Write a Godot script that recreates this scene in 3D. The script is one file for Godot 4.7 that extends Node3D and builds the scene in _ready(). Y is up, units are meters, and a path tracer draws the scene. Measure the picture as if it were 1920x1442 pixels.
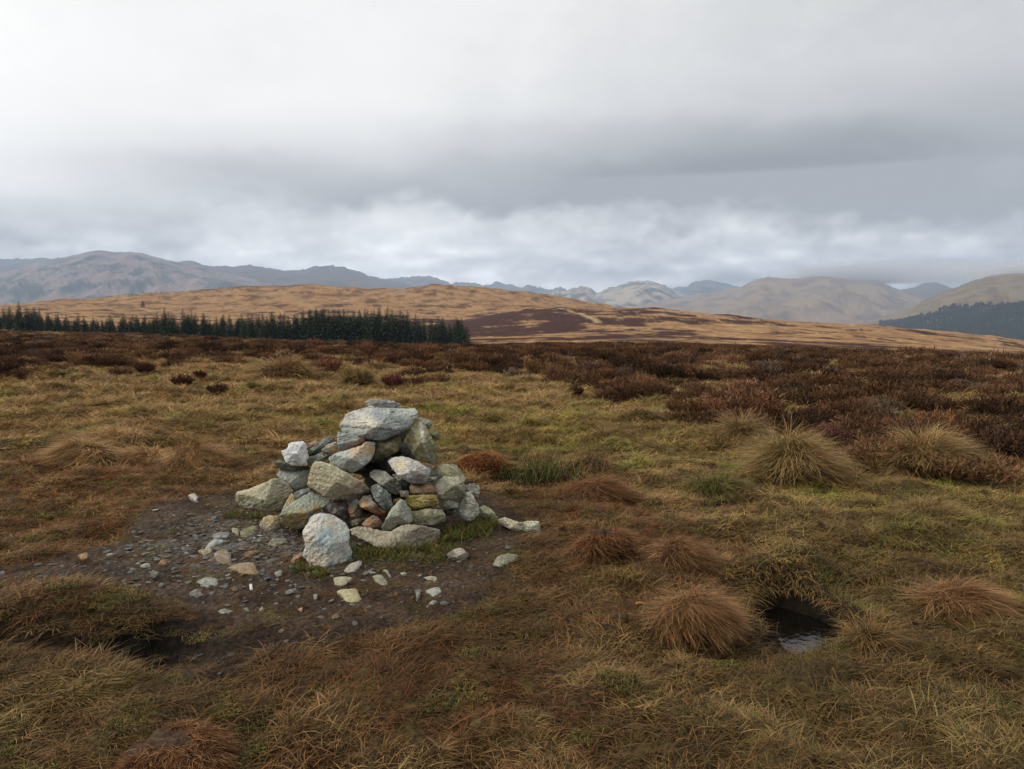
extends Node3D
# A stone cairn on a heather moor under a low overcast sky; units are metres, y is up, the viewer stands at the origin.

const FOCAL := 1415.0          # the photograph's focal length in its own pixels
const PITCH := 0.0925          # the camera looks this much down
const EYE := 1.6               # height of the camera above the trampled ground

var rng := RandomNumberGenerator.new()
var wide := FastNoiseLite.new()     # fractal, for colour patches and swells
var fine := FastNoiseLite.new()     # fractal, for small relief
var ridge := FastNoiseLite.new()    # ridged, for gullies
var single := FastNoiseLite.new()   # one octave
var grid_az := PackedFloat32Array()
var table_heights: Array[PackedFloat32Array] = []
const TABLE_STEP := 0.004
const TABLE_COUNT := 785
const RADII := [0.0, 22.0, 55.0, 85.0, 170.0, 330.0, 620.0, 830.0, 1200.0, 1900.0, 3200.0]
var dips: Array = []
var bare_mask: Dictionary
var red_mask: Dictionary
var olive_mask: Dictionary
var heath_mask: Dictionary
var used_names := {}
var rock_material: StandardMaterial3D
var blade_material: StandardMaterial3D
var soil_material: StandardMaterial3D
var hill_material: StandardMaterial3D
var bark_material: StandardMaterial3D
var needle_material: StandardMaterial3D
var needle_light: StandardMaterial3D
var heath_material: StandardMaterial3D
var stone_count := 0


class Geo:
	var v := PackedVector3Array()
	var n := PackedVector3Array()
	var c := PackedColorArray()
	var i := PackedInt32Array()

	func vert(p: Vector3, normal: Vector3, col: Color) -> int:
		v.append(p)
		n.append(normal)
		c.append(col)
		return v.size() - 1

	func tri(a: int, b: int, d: int) -> void:
		i.append(a)
		i.append(b)
		i.append(d)

	# a thin tapering ribbon that starts along DIR and bends towards GOAL
	func blade(root: Vector3, dir: Vector3, goal: Vector3, length: float, width: float, low: Color, high: Color, steps: int, turn: float, wiggle := 0.0) -> void:
		var p := root
		var d := dir
		var seg := length / steps
		var level := Vector3(cos(turn), 0.0, sin(turn))
		for k in steps + 1:
			var s := (level - d * level.dot(d)).normalized()
			var normal := s.cross(d)
			if normal.y < 0.0:
				s = -s
				normal = -normal
			var t := float(k) / steps
			var w := width * 0.5 * (1.0 - t * t * 0.85)
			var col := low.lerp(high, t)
			v.append(p - s * w)
			v.append(p + s * w)
			n.append(normal)
			n.append(normal)
			c.append(col)
			c.append(col)
			if k < steps:
				var b := v.size()
				i.append_array(PackedInt32Array([b - 2, b, b - 1, b - 1, b, b + 1]))
			p += d * seg
			d = d.lerp(goal, 1.15 / steps).normalized()
			if wiggle > 0.0:
				level = level.rotated(Vector3.UP, wiggle)
				d = (d + level * wiggle * 0.6).normalized()

	func smooth() -> void:
		n.resize(v.size())
		n.fill(Vector3.ZERO)
		for k in range(0, i.size(), 3):
			var f := (v[i[k + 2]] - v[i[k]]).cross(v[i[k + 1]] - v[i[k]])
			n[i[k]] += f
			n[i[k + 1]] += f
			n[i[k + 2]] += f
		for k in n.size():
			n[k] = n[k].normalized() if n[k].length_squared() > 1e-20 else Vector3.UP

	# every face with corners of its own, its normals drawn part of the way towards the face's: chipped stone
	func chipped(share: float) -> ArrayMesh:
		var out := Geo.new()
		for k in range(0, i.size(), 3):
			var f := (v[i[k + 2]] - v[i[k]]).cross(v[i[k + 1]] - v[i[k]]).normalized()
			for s in 3:
				var at := i[k + s]
				out.i.append(out.vert(v[at], n[at].lerp(f, share).normalized(), c[at]))
		return out.mesh()

	func mesh() -> ArrayMesh:
		var a := []
		a.resize(Mesh.ARRAY_MAX)
		a[Mesh.ARRAY_VERTEX] = v
		a[Mesh.ARRAY_NORMAL] = n
		a[Mesh.ARRAY_COLOR] = c
		a[Mesh.ARRAY_INDEX] = i
		var m := ArrayMesh.new()
		m.add_surface_from_arrays(Mesh.PRIMITIVE_TRIANGLES, a)
		return m


# ---------------------------------------------------------------- names and nodes

func numbered(called: String) -> String:
	var k: int = used_names.get(called, 0)
	used_names[called] = k + 1
	return called if k == 0 else "%s_%03d" % [called, k]

func tag(o: Node3D, label := "", category := "", group := "", kind := "") -> Node3D:
	if label:
		o.set_meta("label", label)
	if category:
		o.set_meta("category", category)
	if group:
		o.set_meta("group", group)
	if kind:
		o.set_meta("kind", kind)
	return o

func thing(called: String, at: Vector3) -> Node3D:
	var o := Node3D.new()
	o.name = numbered(called)
	add_child(o)
	o.position = at
	return o

func obj(called: String, m: Mesh, mat: Material, parent: Node3D = null, at := Vector3.ZERO) -> MeshInstance3D:
	var o := MeshInstance3D.new()
	o.mesh = m
	o.material_override = mat
	if parent:
		o.name = called
		parent.add_child(o, true)
	else:
		o.name = numbered(called)
		add_child(o)
	o.position = at
	return o

func scatter(called: String, m: Mesh, mat: Material, where: Array[Transform3D], tint: PackedColorArray, parent: Node3D) -> void:
	if where.is_empty():
		return
	var mm := MultiMesh.new()
	mm.transform_format = MultiMesh.TRANSFORM_3D
	mm.use_colors = true
	mm.mesh = m
	mm.instance_count = where.size()
	for k in where.size():
		mm.set_instance_transform(k, where[k])
		mm.set_instance_color(k, tint[k])
	var o := MultiMeshInstance3D.new()
	o.multimesh = mm
	o.material_override = mat
	o.name = called
	o.set_meta("kind", "stuff")
	parent.add_child(o, true)

# ---------------------------------------------------------------- colours

func lin(hex: String, gain := 1.0) -> Color:
	var k := Color(hex).srgb_to_linear()
	return Color(minf(k.r * gain, 0.9), minf(k.g * gain, 0.9), minf(k.b * gain, 0.9))

func vary(k: Color, amount: float) -> Color:
	var g := 1.0 + rng.randf_range(-amount, amount)
	return Color(k.r * g * (1.0 + rng.randf_range(-0.08, 0.08)), k.g * g, k.b * g * (1.0 + rng.randf_range(-0.1, 0.1)))

func noise_image(side: int, freq: float, octaves: int, lo: float, hi: float, seed_: int, warp := false) -> ImageTexture:
	var f := FastNoiseLite.new()
	f.seed = seed_
	f.noise_type = FastNoiseLite.TYPE_SIMPLEX_SMOOTH
	f.frequency = freq
	f.fractal_octaves = octaves
	if warp:
		f.domain_warp_enabled = true
		f.domain_warp_amplitude = 40.0
	var im := f.get_seamless_image(side, side)
	im.convert(Image.FORMAT_RGB8)
	for y in side:
		for x in side:
			var g := lerpf(lo, hi, im.get_pixel(x, y).r)
			im.set_pixel(x, y, Color(g, g, g))
	return ImageTexture.create_from_image(im)

func plain(rough: float, spec := 0.3) -> StandardMaterial3D:
	var m := StandardMaterial3D.new()
	m.vertex_color_use_as_albedo = true
	m.roughness = rough
	m.metallic_specular = spec
	return m

func make_materials() -> void:
	var grain := noise_image(512, 0.03, 6, 0.62, 1.0, 5)
	var relief_tex := noise_image(512, 0.015, 7, 0.0, 1.0, 6)
	rock_material = plain(0.82, 0.4)
	rock_material.albedo_texture = grain
	rock_material.uv1_triplanar = true
	rock_material.uv1_scale = Vector3(4.0, 4.0, 4.0)
	rock_material.heightmap_enabled = true
	rock_material.heightmap_texture = relief_tex
	rock_material.heightmap_scale = 0.9
	blade_material = plain(0.7, 0.25)
	blade_material.backlight_enabled = true
	blade_material.backlight = Color(0.42, 0.42, 0.42)
	soil_material = plain(0.85, 0.2)
	soil_material.albedo_texture = noise_image(512, 0.03, 6, 0.45, 1.0, 8)
	soil_material.uv1_triplanar = true
	soil_material.uv1_world_triplanar = true
	soil_material.uv1_scale = Vector3(1.7, 1.7, 1.7)
	soil_material.heightmap_enabled = true
	soil_material.heightmap_texture = relief_tex
	soil_material.heightmap_scale = 3.5
	hill_material = plain(0.95, 0.1)
	hill_material.albedo_texture = noise_image(512, 0.03, 5, 0.6, 1.0, 9)
	hill_material.uv1_triplanar = true
	hill_material.uv1_world_triplanar = true
	hill_material.uv1_scale = Vector3(0.013, 0.013, 0.013)
	bark_material = plain(0.9, 0.2)
	needle_material = plain(0.75, 0.25)
	needle_light = plain(0.75, 0.25)
	needle_light.albedo_color = Color(1.0, 0.97, 0.86)
	needle_material.albedo_color = Color(0.84, 0.86, 0.84)
	heath_material = plain(0.9, 0.08)
	heath_material.backlight_enabled = true
	heath_material.backlight = Color(0.3, 0.3, 0.3)

# ---------------------------------------------------------------- sight lines and terrain

# direction through a point of the photograph, scaled so that its z is -1
func ray(px: float, py: float) -> Vector3:
	var u := (px - 960.0) / FOCAL
	var v := (py - 721.0) / FOCAL
	var ahead := cos(PITCH) - v * sin(PITCH)
	return Vector3(u / ahead, (-v * cos(PITCH) - sin(PITCH)) / ahead, -1.0)

func spot(px: float, py: float, depth: float) -> Vector3:
	return Vector3(0, EYE, 0) + ray(px, py) * depth

func flat(px: float, py: float) -> Vector3:
	var d := ray(px, py)
	return Vector3(0, EYE, 0) + d * (EYE / -d.y)

# where the sight line meets the ground
func land(px: float, py: float) -> Vector3:
	var d := ray(px, py)
	var t := 1.5
	var step := 0.05
	while t < 1500.0:
		var p := Vector3(0, EYE, 0) + d * t
		if p.y <= ground(p.x, p.z):
			return Vector3(p.x, ground(p.x, p.z), p.z)
		step = maxf(0.02, t * 0.006)
		t += step
	return flat(px, py)

func curve_at(list: PackedVector2Array, x: float) -> float:
	if x <= list[0].x:
		return list[0].y
	for k in range(1, list.size()):
		if x <= list[k].x:
			var t := (x - list[k - 1].x) / (list[k].x - list[k - 1].x)
			# Catmull-Rom through the neighbours keeps skylines free of kinks
			var a := list[maxi(k - 2, 0)].y
			var d := list[mini(k + 1, list.size() - 1)].y
			var b := list[k - 1].y
			var c := list[k].y
			var cr := 0.5 * (2.0 * b + (c - a) * t + (2.0 * a - 5.0 * b + 4.0 * c - d) * t * t + (3.0 * b - a - 3.0 * c + d) * t * t * t)
			return lerpf(lerpf(b, c, t), cr, 0.6)
	return list[list.size() - 1].y

func points(text: String, scale_ := 1.0, ox := 0.0, oy := 0.0) -> PackedVector2Array:
	var out := PackedVector2Array()
	for w in text.split(" ", false):
		var p := w.split(",")
		out.append(Vector2(float(p[0]) / scale_ + ox, float(p[1]) / scale_ + oy))
	return out

func make_table() -> void:
	var lines := [
		points("-900,626 0,627 300,633 600,646 870,654 1000,650 1150,650 1300,652 1500,659 1700,670 1920,684 2800,710"),
		points("-900,626 0,626 300,632 600,643 870,648 1000,644 1150,643 1300,645 1500,650 1700,661 1920,675 2800,700"),
		points("-900,602 0,602 300,607 600,612 870,622 1000,621 1150,619 1300,622 1500,629 1700,639 1920,655 2800,690"),
		points("-900,588 0,588 300,592 600,590 870,596 980,580 1030,576 1090,578 1160,578 1230,578 1290,584 1340,590 1480,603 1640,610 1700,616 1780,622 1920,641 2800,690"),
		points("-900,580 0,580 300,577 600,566 870,572 1000,572 1090,580 1160,586 1300,604 1500,622 1700,638 1920,665 2800,700"),
		points("-900,585 -200,580 0,576 60,571 130,566 200,563 280,556 380,549 480,541 540,540 585,537 640,543 690,546 740,546 780,542 820,537 860,539 900,543 1000,553 1060,562 1100,569 1150,578 1250,606 1500,660 1920,700 2800,740"),
	]
	table_heights.resize(TABLE_COUNT)
	for k in TABLE_COUNT:
		var az := (k - TABLE_COUNT / 2) * TABLE_STEP
		var px := 960.0 + FOCAL * tan(clampf(az, -0.93, 0.93))
		var h := PackedFloat32Array()
		h.append(0.0)
		h.append(0.0)
		var far: Array[float] = []
		for j in lines.size():
			var d := ray(px, curve_at(lines[j], px))
			far.append(EYE + RADII[j + 3] * d.y / sqrt(d.x * d.x + 1.0))
		h.append(far[0] * 0.42)
		for x in far:
			h.append(x)
		h.append(far[5] - 90.0)
		h.append(-260.0)
		table_heights[k] = h

func base_height(x: float, z: float) -> float:
	var r := sqrt(x * x + z * z)
	if r < 10.0:
		return 0.0
	var az := clampf(atan2(x, -z) / TABLE_STEP + TABLE_COUNT / 2, 0.0, TABLE_COUNT - 1.001)
	var k := int(az)
	var f := az - k
	var j := 1
	while j < RADII.size() - 2 and RADII[j + 1] < r:
		j += 1
	if r < RADII[1]:
		j = 0
	var lo: PackedFloat32Array = table_heights[k]
	var hi: PackedFloat32Array = table_heights[k + 1]
	var t := clampf((r - RADII[j]) / (RADII[j + 1] - RADII[j]), 0.0, 1.0)
	var b := lerpf(lo[j], hi[j], f)
	var c := lerpf(lo[j + 1], hi[j + 1], f)
	# slopes at the two ends, so that the ground has no creases
	var span: float = RADII[j + 1] - RADII[j]
	var ma := 0.0
	var mb := 0.0
	if j > 0:
		ma = (c - lerpf(lo[j - 1], hi[j - 1], f)) / (RADII[j + 1] - RADII[j - 1]) * span
	if j + 2 < RADII.size():
		mb = (lerpf(lo[j + 2], hi[j + 2], f) - b) / (RADII[j + 2] - RADII[j]) * span
	var most := absf(c - b) * 1.6 + 0.02
	ma = clampf(ma, -most, most)
	mb = clampf(mb, -most, most)
	var t2 := t * t
	var t3 := t2 * t
	return (2.0 * t3 - 3.0 * t2 + 1.0) * b + (t3 - 2.0 * t2 + t) * ma + (3.0 * t2 - 2.0 * t3) * c + (t3 - t2) * mb

func ground(x: float, z: float) -> float:
	var r := sqrt(x * x + z * z)
	var h := base_height(x, z)
	if r < 130.0:
		var calm := 1.0 - 0.72 * bare(x, z)
		var near := 1.0 - smoothstep(60.0, 130.0, r)
		var rise := smoothstep(6.0, 20.0, r)
		h += near * calm * (wide.get_noise_2d(x * 0.5, z * 0.5) * (0.10 + 0.12 * rise) + fine.get_noise_2d(x * 1.9, z * 1.9) * (0.085 + 0.07 * rise))
		if r < 16.0:
			h += calm * fine.get_noise_2d(x * 6.0 + 40.0, z * 6.0) * 0.03
			h += single.get_noise_2d(x * 9.0, z * 9.0) * 0.006 + (1.0 - calm) * (fine.get_noise_2d(x * 7.0, z * 7.0) * 0.026 + single.get_noise_2d(x * 19.0, z * 19.0) * 0.008)
			# the trampled ground round the cairn is level
			var dx := x + 0.9
			var dz := z + 5.2
			h *= 1.0 - 0.75 * exp(-(dx * dx + dz * dz) / 2.2)
			for d in dips:
				var ca: float = d[4]
				var sa: float = d[5]
				var ex: float = x - d[0]
				var ez: float = z - d[1]
				var u := (ex * ca + ez * sa) / float(d[2])
				var w := (-ex * sa + ez * ca) / float(d[3])
				var q := u * u + w * w
				if q < 4.0:
					h += float(d[6]) * exp(-pow(q, float(d[7])))
	else:
		var far := smoothstep(130.0, 400.0, r)
		h += far * (wide.get_noise_2d(x * 0.02, z * 0.02) * r * 0.0022 + fine.get_noise_2d(x * 0.05, z * 0.05) * r * 0.0012)
	return h

# a hollow (negative) or a hump (positive): centre, half widths, turn in degrees, height, squareness
func dip(px: float, py: float, rx: float, rz: float, turn: float, high: float, square := 1.0) -> Vector3:
	var p := flat(px, py)
	var a := deg_to_rad(turn)
	dips.append([p.x, p.z, rx, rz, cos(a), sin(a), high, square])
	return p

# ---------------------------------------------------------------- ground cover masks

const MASK_X := 13.0
const MASK_Z := 17.0
const MASK_CELL := 0.07

func mask(polygons: Array, blur: int) -> Dictionary:
	var w := int(MASK_X * 2.0 / MASK_CELL)
	var h := int(MASK_Z / MASK_CELL)
	var a := PackedFloat32Array()
	a.resize(w * h)
	for text in polygons:
		var poly := PackedVector2Array()
		var lo := Vector2(1e9, 1e9)
		var hi := -lo
		for p in points(text):
			var q := flat(p.x, p.y)
			var g := Vector2((q.x + MASK_X) / MASK_CELL, -q.z / MASK_CELL)
			poly.append(g)
			lo = lo.min(g)
			hi = hi.max(g)
		for y in range(maxi(int(lo.y), 0), mini(int(hi.y) + 2, h)):
			for x in range(maxi(int(lo.x), 0), mini(int(hi.x) + 2, w)):
				if Geometry2D.is_point_in_polygon(Vector2(x, y), poly):
					a[y * w + x] = 1.0
	for pass_ in 2:
		var b := PackedFloat32Array()
		b.resize(w * h)
		for y in h:
			var sum := 0.0
			for x in range(-blur, w):
				if x + blur < w:
					sum += a[y * w + x + blur]
				if x - blur - 1 >= 0:
					sum -= a[y * w + x - blur - 1]
				if x >= 0:
					b[y * w + x] = sum / (2 * blur + 1)
		for x in w:
			var sum := 0.0
			for y in range(-blur, h):
				if y + blur < h:
					sum += b[(y + blur) * w + x]
				if y - blur - 1 >= 0:
					sum -= b[(y - blur - 1) * w + x]
				if y >= 0:
					a[y * w + x] = sum / (2 * blur + 1)
	return {"w": w, "h": h, "a": a}

func sample(m: Dictionary, x: float, z: float) -> float:
	var gx := int((x + MASK_X) / MASK_CELL)
	var gy := int(-z / MASK_CELL)
	if gx < 0 or gy < 0 or gx >= int(m.w) or gy >= int(m.h):
		return 0.0
	return m.a[gy * int(m.w) + gx]

func bare(x: float, z: float) -> float:
	if z > -2.0 or z < -9.0 or absf(x) > 6.0:
		return 0.0
	return smoothstep(0.34, 0.66, sample(bare_mask, x, z) + 0.42 * fine.get_noise_2d(x * 2.3, z * 2.3))

# how much of the cover is heather: it starts beyond a wandering edge and thins out into straw grass
func heather(x: float, z: float) -> float:
	var r := sqrt(x * x + z * z)
	if r < 7.0:
		return 0.0
	var edge := curve_at(heath_edge, x / maxf(-z, 0.1))
	var past := (r - edge) / (edge * 0.22)
	var patch := wide.get_noise_2d(x * 0.55 + 70.0, z * 0.55) + 0.55 * fine.get_noise_2d(x * 0.45, z * 0.45 + 9.0)
	var left := smoothstep(0.1, -0.35, x / maxf(-z, 0.1))
	var gaps := wide.get_noise_2d(x * 0.26 + 5.0, z * 0.55) + 0.5 * single.get_noise_2d(x * 1.1, z * 1.1)
	return clampf(smoothstep(-0.4, 0.35, past + patch * 0.9) * smoothstep(-0.14, 0.07, gaps - 0.01 - 0.08 * left), 0.0, 1.0)

var heath_edge: PackedVector2Array

func make_masks() -> void:
	bare_mask = mask([
		"-200,1085 60,1060 230,1000 330,935 440,930 520,1000 620,940 800,930 930,950 1000,985 960,1020 930,1070 880,1150 760,1190 640,1195 560,1220 470,1262 420,1300 290,1290 250,1225 330,1150 200,1130 60,1110 -200,1120",
		"330,935 900,900 930,985 880,1050 640,1100 420,1010",
	], 2)
	red_mask = mask([
		"900,900 1080,880 1200,930 1330,1010 1420,1090 1400,1200 1230,1210 1150,1120 1000,1130 900,1150 960,1050 880,980",
		"-100,1040 320,960 320,1000 90,1075 220,1140 380,1170 380,1210 180,1230 -100,1215",
		"240,1300 520,1210 900,1200 1180,1180 1150,1300 1000,1460 300,1460",
		"-100,850 300,830 440,850 440,930 200,1000 -100,1040",
	], 6)
	olive_mask = mask([
		"-100,740 300,760 620,735 1000,735 1300,800 1500,880 1950,930 2200,1100 1900,1060 1500,990 1350,900 1000,860 800,820 500,815 -100,800",
		"1450,960 2100,950 2100,1500 1500,1500 1350,1250 1560,1150",
		"-100,1250 300,1300 420,1500 -100,1500",
	], 9)
	for p in points("-500,735 0,722 130,727 230,704 330,690 450,684 600,684 700,690 760,716 900,704 1080,728 1140,762 1300,792 1440,806 1560,862 1660,856 1820,872 1920,888 2500,930"):
		var q := flat(p.x, p.y)
		heath_edge.append(Vector2(q.x / -q.z, sqrt(q.x * q.x + q.z * q.z)))

# ---------------------------------------------------------------- sky

const EXPOSURE := 1.7
const HAZE := 0.0001          # share of light lost per metre of air
const HAZE_GLOW := 0.25        # brightness of thick haze

const SKY_COLUMNS := [-480.0, 0.0, 240.0, 480.0, 720.0, 960.0, 1200.0, 1440.0, 1680.0, 1920.0, 2400.0]
const SKY_ROWS := [-350.0, 0.0, 100.0, 200.0, 260.0, 320.0, 370.0, 410.0, 450.0, 490.0, 530.0, 590.0]
const SKY_TONES := "250 250 246 243 241 237 228 219 213 209 207 / 249 250 245 242 240 234 224 214 209 206 206 / 247 250 245 240 238 231 219 212 207 203 203 / 240 244 238 238 235 224 211 202 194 189 192 / 232 237 227 222 221 206 192 180 172 178 186 / 225 227 214 197 206 187 171 164 169 180 186 / 214 214 207 199 190 181 165 162 172 174 180 / 206 204 201 211 217 209 188 188 194 181 182 / 202 199 199 211 221 214 211 211 204 191 186 / 206 204 207 214 217 209 204 204 199 187 184 / 210 214 217 219 219 211 209 190 181 180 180 / 212 214 217 219 221 214 211 186 180 178 178"

func sky_image() -> ImageTexture:
	var tones: Array[PackedFloat32Array] = []
	for row in SKY_TONES.split("/"):
		var list := PackedFloat32Array()
		for w in row.split(" ", false):
			list.append(float(w))
		tones.append(list)
	var cloud := FastNoiseLite.new()
	cloud.seed = 77
	cloud.fractal_octaves = 6
	cloud.fractal_gain = 0.52
	cloud.frequency = 0.55
	cloud.domain_warp_enabled = true
	cloud.domain_warp_amplitude = 0.6
	cloud.domain_warp_frequency = 0.5
	var soft := FastNoiseLite.new()
	soft.seed = 12
	soft.fractal_octaves = 3
	soft.frequency = 0.9
	var w := 2048
	var h := 1024
	var im := Image.create(w, h, false, Image.FORMAT_RGBF)
	im.fill(Color(0.30, 0.30, 0.31))
	for y in h / 2 + 4:
		var el := (0.5 - (y + 0.5) / h) * PI
		for x in w:
			var az := wrapf((x + 0.5) / w * TAU, -PI, PI)
			var d := Vector3(sin(az) * cos(el), sin(el), -cos(az) * cos(el))
			var up := maxf(d.y, 0.0)
			# clouds lie in a layer: structure closes up towards the horizon
			var lift := up + 0.11
			var q := Vector2(d.x, d.z) / lift
			var n := cloud.get_noise_2d(q.x * 1.0, q.y * 1.0)
			var tone := 1.0
			var around := absf(az)
			var inside := smoothstep(1.25, 0.72, around) * smoothstep(0.95, 0.42, el)
			# the far side of the sky: an even overcast that brightens overhead and towards the veiled sun
			var sunward := d.dot(Vector3(-0.80, 0.52, -0.30))
			var open := 180.0 + 62.0 * up + 74.0 * up * up + 22.0 * smoothstep(0.2, 0.95, sunward) + 24.0 * soft.get_noise_3d(d.x * 1.6, d.y * 2.6, d.z * 1.6) + n * 16.0
			var value := open
			if inside > 0.0:
				var ahead := maxf(-d.z, 0.05)
				var u := d.x / ahead
				var v := d.y / ahead
				var lead := maxf(cos(PITCH) - v * sin(PITCH), 0.05)
				var px := 960.0 + FOCAL * u / lead
				var py := 721.0 - FOCAL * (v * cos(PITCH) + sin(PITCH)) / lead
				var puff := soft.get_noise_3d(d.x * 7.0, d.y * 11.0, d.z * 7.0)
				var wisp := soft.get_noise_3d(d.x * 21.0 + 9.0, d.y * 34.0, d.z * 21.0)
				var shred := soft.get_noise_3d(d.x * 60.0, d.y * 90.0 + 4.0, d.z * 60.0)
				px += cloud.get_noise_2d(q.x * 0.8 + 31.0, q.y * 0.8) * 60.0 + puff * 50.0
				py += cloud.get_noise_2d(q.x * 0.8, q.y * 0.8 + 57.0) * 22.0 + puff * 28.0 + wisp * 14.0 + shred * 8.0
				var i := 0
				while i < SKY_COLUMNS.size() - 2 and SKY_COLUMNS[i + 1] < px:
					i += 1
				var j := 0
				while j < SKY_ROWS.size() - 2 and SKY_ROWS[j + 1] < py:
					j += 1
				var fx := smoothstep(0.0, 1.0, clampf((px - SKY_COLUMNS[i]) / (SKY_COLUMNS[i + 1] - SKY_COLUMNS[i]), 0.0, 1.0))
				var fy := clampf((py - SKY_ROWS[j]) / (SKY_ROWS[j + 1] - SKY_ROWS[j]), 0.0, 1.0)
				fy = lerpf(fy, smoothstep(0.0, 1.0, fy), 0.5)
				var seen := lerpf(lerpf(tones[j][i], tones[j][i + 1], fx), lerpf(tones[j + 1][i], tones[j + 1][i + 1], fx), fy)
				seen += n * lerpf(14.0, 4.0, smoothstep(0.03, 0.3, el)) + puff * 5.0 + wisp * 3.0 + shred * 2.0
				# broken gaps in the lowest cloud
				var gap := soft.get_noise_3d(d.x * 13.0 + 40.0, d.y * 46.0, d.z * 13.0) + 0.25 * shred + 0.3 * puff
				seen += smoothstep(0.16, 0.02, el) * (19.0 * smoothstep(0.0, 0.6, gap) - 12.0 * smoothstep(0.0, 0.5, -gap))
				seen = 206.0 + (seen - 206.0) * 1.14
				value = lerpf(open, seen, inside)
			if value > 236.0 and inside > 0.3:
				value = 236.0 + (value - 236.0) * 0.62
			tone = pow(clampf(value, 120.0, 320.0) / 255.0, 2.2) / EXPOSURE
			# the sky lies behind the haze and is brighter than it looks through it
			var clear := exp(-HAZE * minf(11500.0, 900.0 / maxf(d.y, 0.01)))
			tone = maxf((tone - HAZE_GLOW * (1.0 - clear)) / clear, 0.2)
			# thin parts are neutral to warm, thick parts a little blue
			var cool := clampf((222.0 - value) / 60.0, -0.8, 1.0)
			im.set_pixel(x, y, Color(tone * (1.0 - 0.03 * cool), tone, tone * (1.0 + 0.05 * cool)))
	return ImageTexture.create_from_image(im)

func make_view() -> void:
	var cam := Camera3D.new()
	cam.name = "camera"
	add_child(cam)
	cam.position = Vector3(0, EYE, 0)
	cam.rotation = Vector3(-PITCH, 0, 0)
	cam.fov = rad_to_deg(2.0 * atan(721.0 / FOCAL))
	cam.near = 0.05
	cam.far = 40000.0
	cam.current = true

	var env := Environment.new()
	env.background_mode = Environment.BG_SKY
	var sky := Sky.new()
	var pano := PanoramaSkyMaterial.new()
	pano.panorama = sky_image()
	sky.sky_material = pano
	env.sky = sky
	env.tonemap_mode = Environment.TONE_MAPPER_LINEAR
	env.tonemap_exposure = EXPOSURE
	env.sdfgi_enabled = true
	env.ssao_enabled = true
	env.ssil_enabled = true
	env.fog_enabled = true
	env.fog_density = HAZE
	env.fog_light_color = Color(0.81, 0.89, 1.0)
	env.volumetric_fog_enabled = true
	env.volumetric_fog_density = 0.0
	var we := WorldEnvironment.new()
	we.name = "world_environment"
	we.environment = env
	add_child(we)

	var sun := DirectionalLight3D.new()
	sun.name = "sun"
	sun.light_energy = 0.5
	sun.light_angular_distance = 14.0
	sun.light_color = Color(1.0, 0.965, 0.91)
	sun.shadow_enabled = true
	add_child(sun)
	sun.look_at_from_position(Vector3(-0.93, 0.66, 0.10), Vector3.ZERO)

# ---------------------------------------------------------------- ground sheet

const STRAW := Color(0.33, 0.215, 0.095)
const TAN := Color(0.205, 0.115, 0.047)
const RUST := Color(0.15, 0.056, 0.021)
const OLIVE := Color(0.105, 0.078, 0.024)
const YELLOW := Color(0.20, 0.142, 0.04)
const UMBER := Color(0.075, 0.039, 0.02)
const GREEN := Color(0.075, 0.10, 0.02)

func hill_color(x: float, z: float) -> Color:
	var r := sqrt(x * x + z * z)
	var u := x / maxf(-z, 1.0)
	var grass := Color(0.365, 0.205, 0.09).lerp(Color(0.47, 0.295, 0.148), clampf(0.5 + wide.get_noise_2d(x * 0.03, z * 0.03), 0.0, 1.0))
	grass = grass.lerp(Color(0.26, 0.145, 0.075), clampf(fine.get_noise_2d(x * 0.05, z * 0.02) * 2.2, 0.0, 1.0))
	var n := wide.get_noise_2d(x * 0.022, z * 0.013 + 50.0) + 0.7 * fine.get_noise_2d(x * 0.05, z * 0.028) + 0.22 * single.get_noise_2d(x * 0.35, z * 0.3)
	# a broad belt of heather below the two knolls, more of it towards the near edge
	var belt := exp(-pow((u + 0.02) / 0.17, 2.0)) * smoothstep(250.0, 330.0, r) * smoothstep(650.0, 520.0, r)
	var apron := smoothstep(330.0, 190.0, r) * 0.35
	var top := exp(-pow((u + 0.11) / 0.035, 2.0)) * smoothstep(1050.0, 1150.0, r) * 0.7 + exp(-pow((u + 0.26) / 0.05, 2.0)) * smoothstep(1100.0, 1180.0, r) * 0.4
	var streak := fine.get_noise_2d(x * 0.012 + 33.0, z * 0.045)
	var dark := smoothstep(0.0, 0.36, n - 0.10 + belt * 0.95 + apron + top + streak * 0.32)
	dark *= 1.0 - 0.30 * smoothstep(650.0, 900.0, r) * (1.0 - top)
	var k := grass.lerp(Color(0.075, 0.038, 0.030), dark)
	# a worn track runs across the belt
	var t := clampf((r - 420.0) / 230.0, 0.0, 1.0)
	var track := absf(u - lerpf(0.113, 0.045, t)) * r
	if r > 400.0 and r < 660.0:
		k = k.lerp(Color(0.50, 0.36, 0.20), smoothstep(3.0, 1.2, track) * 0.75)
	return k

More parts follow.
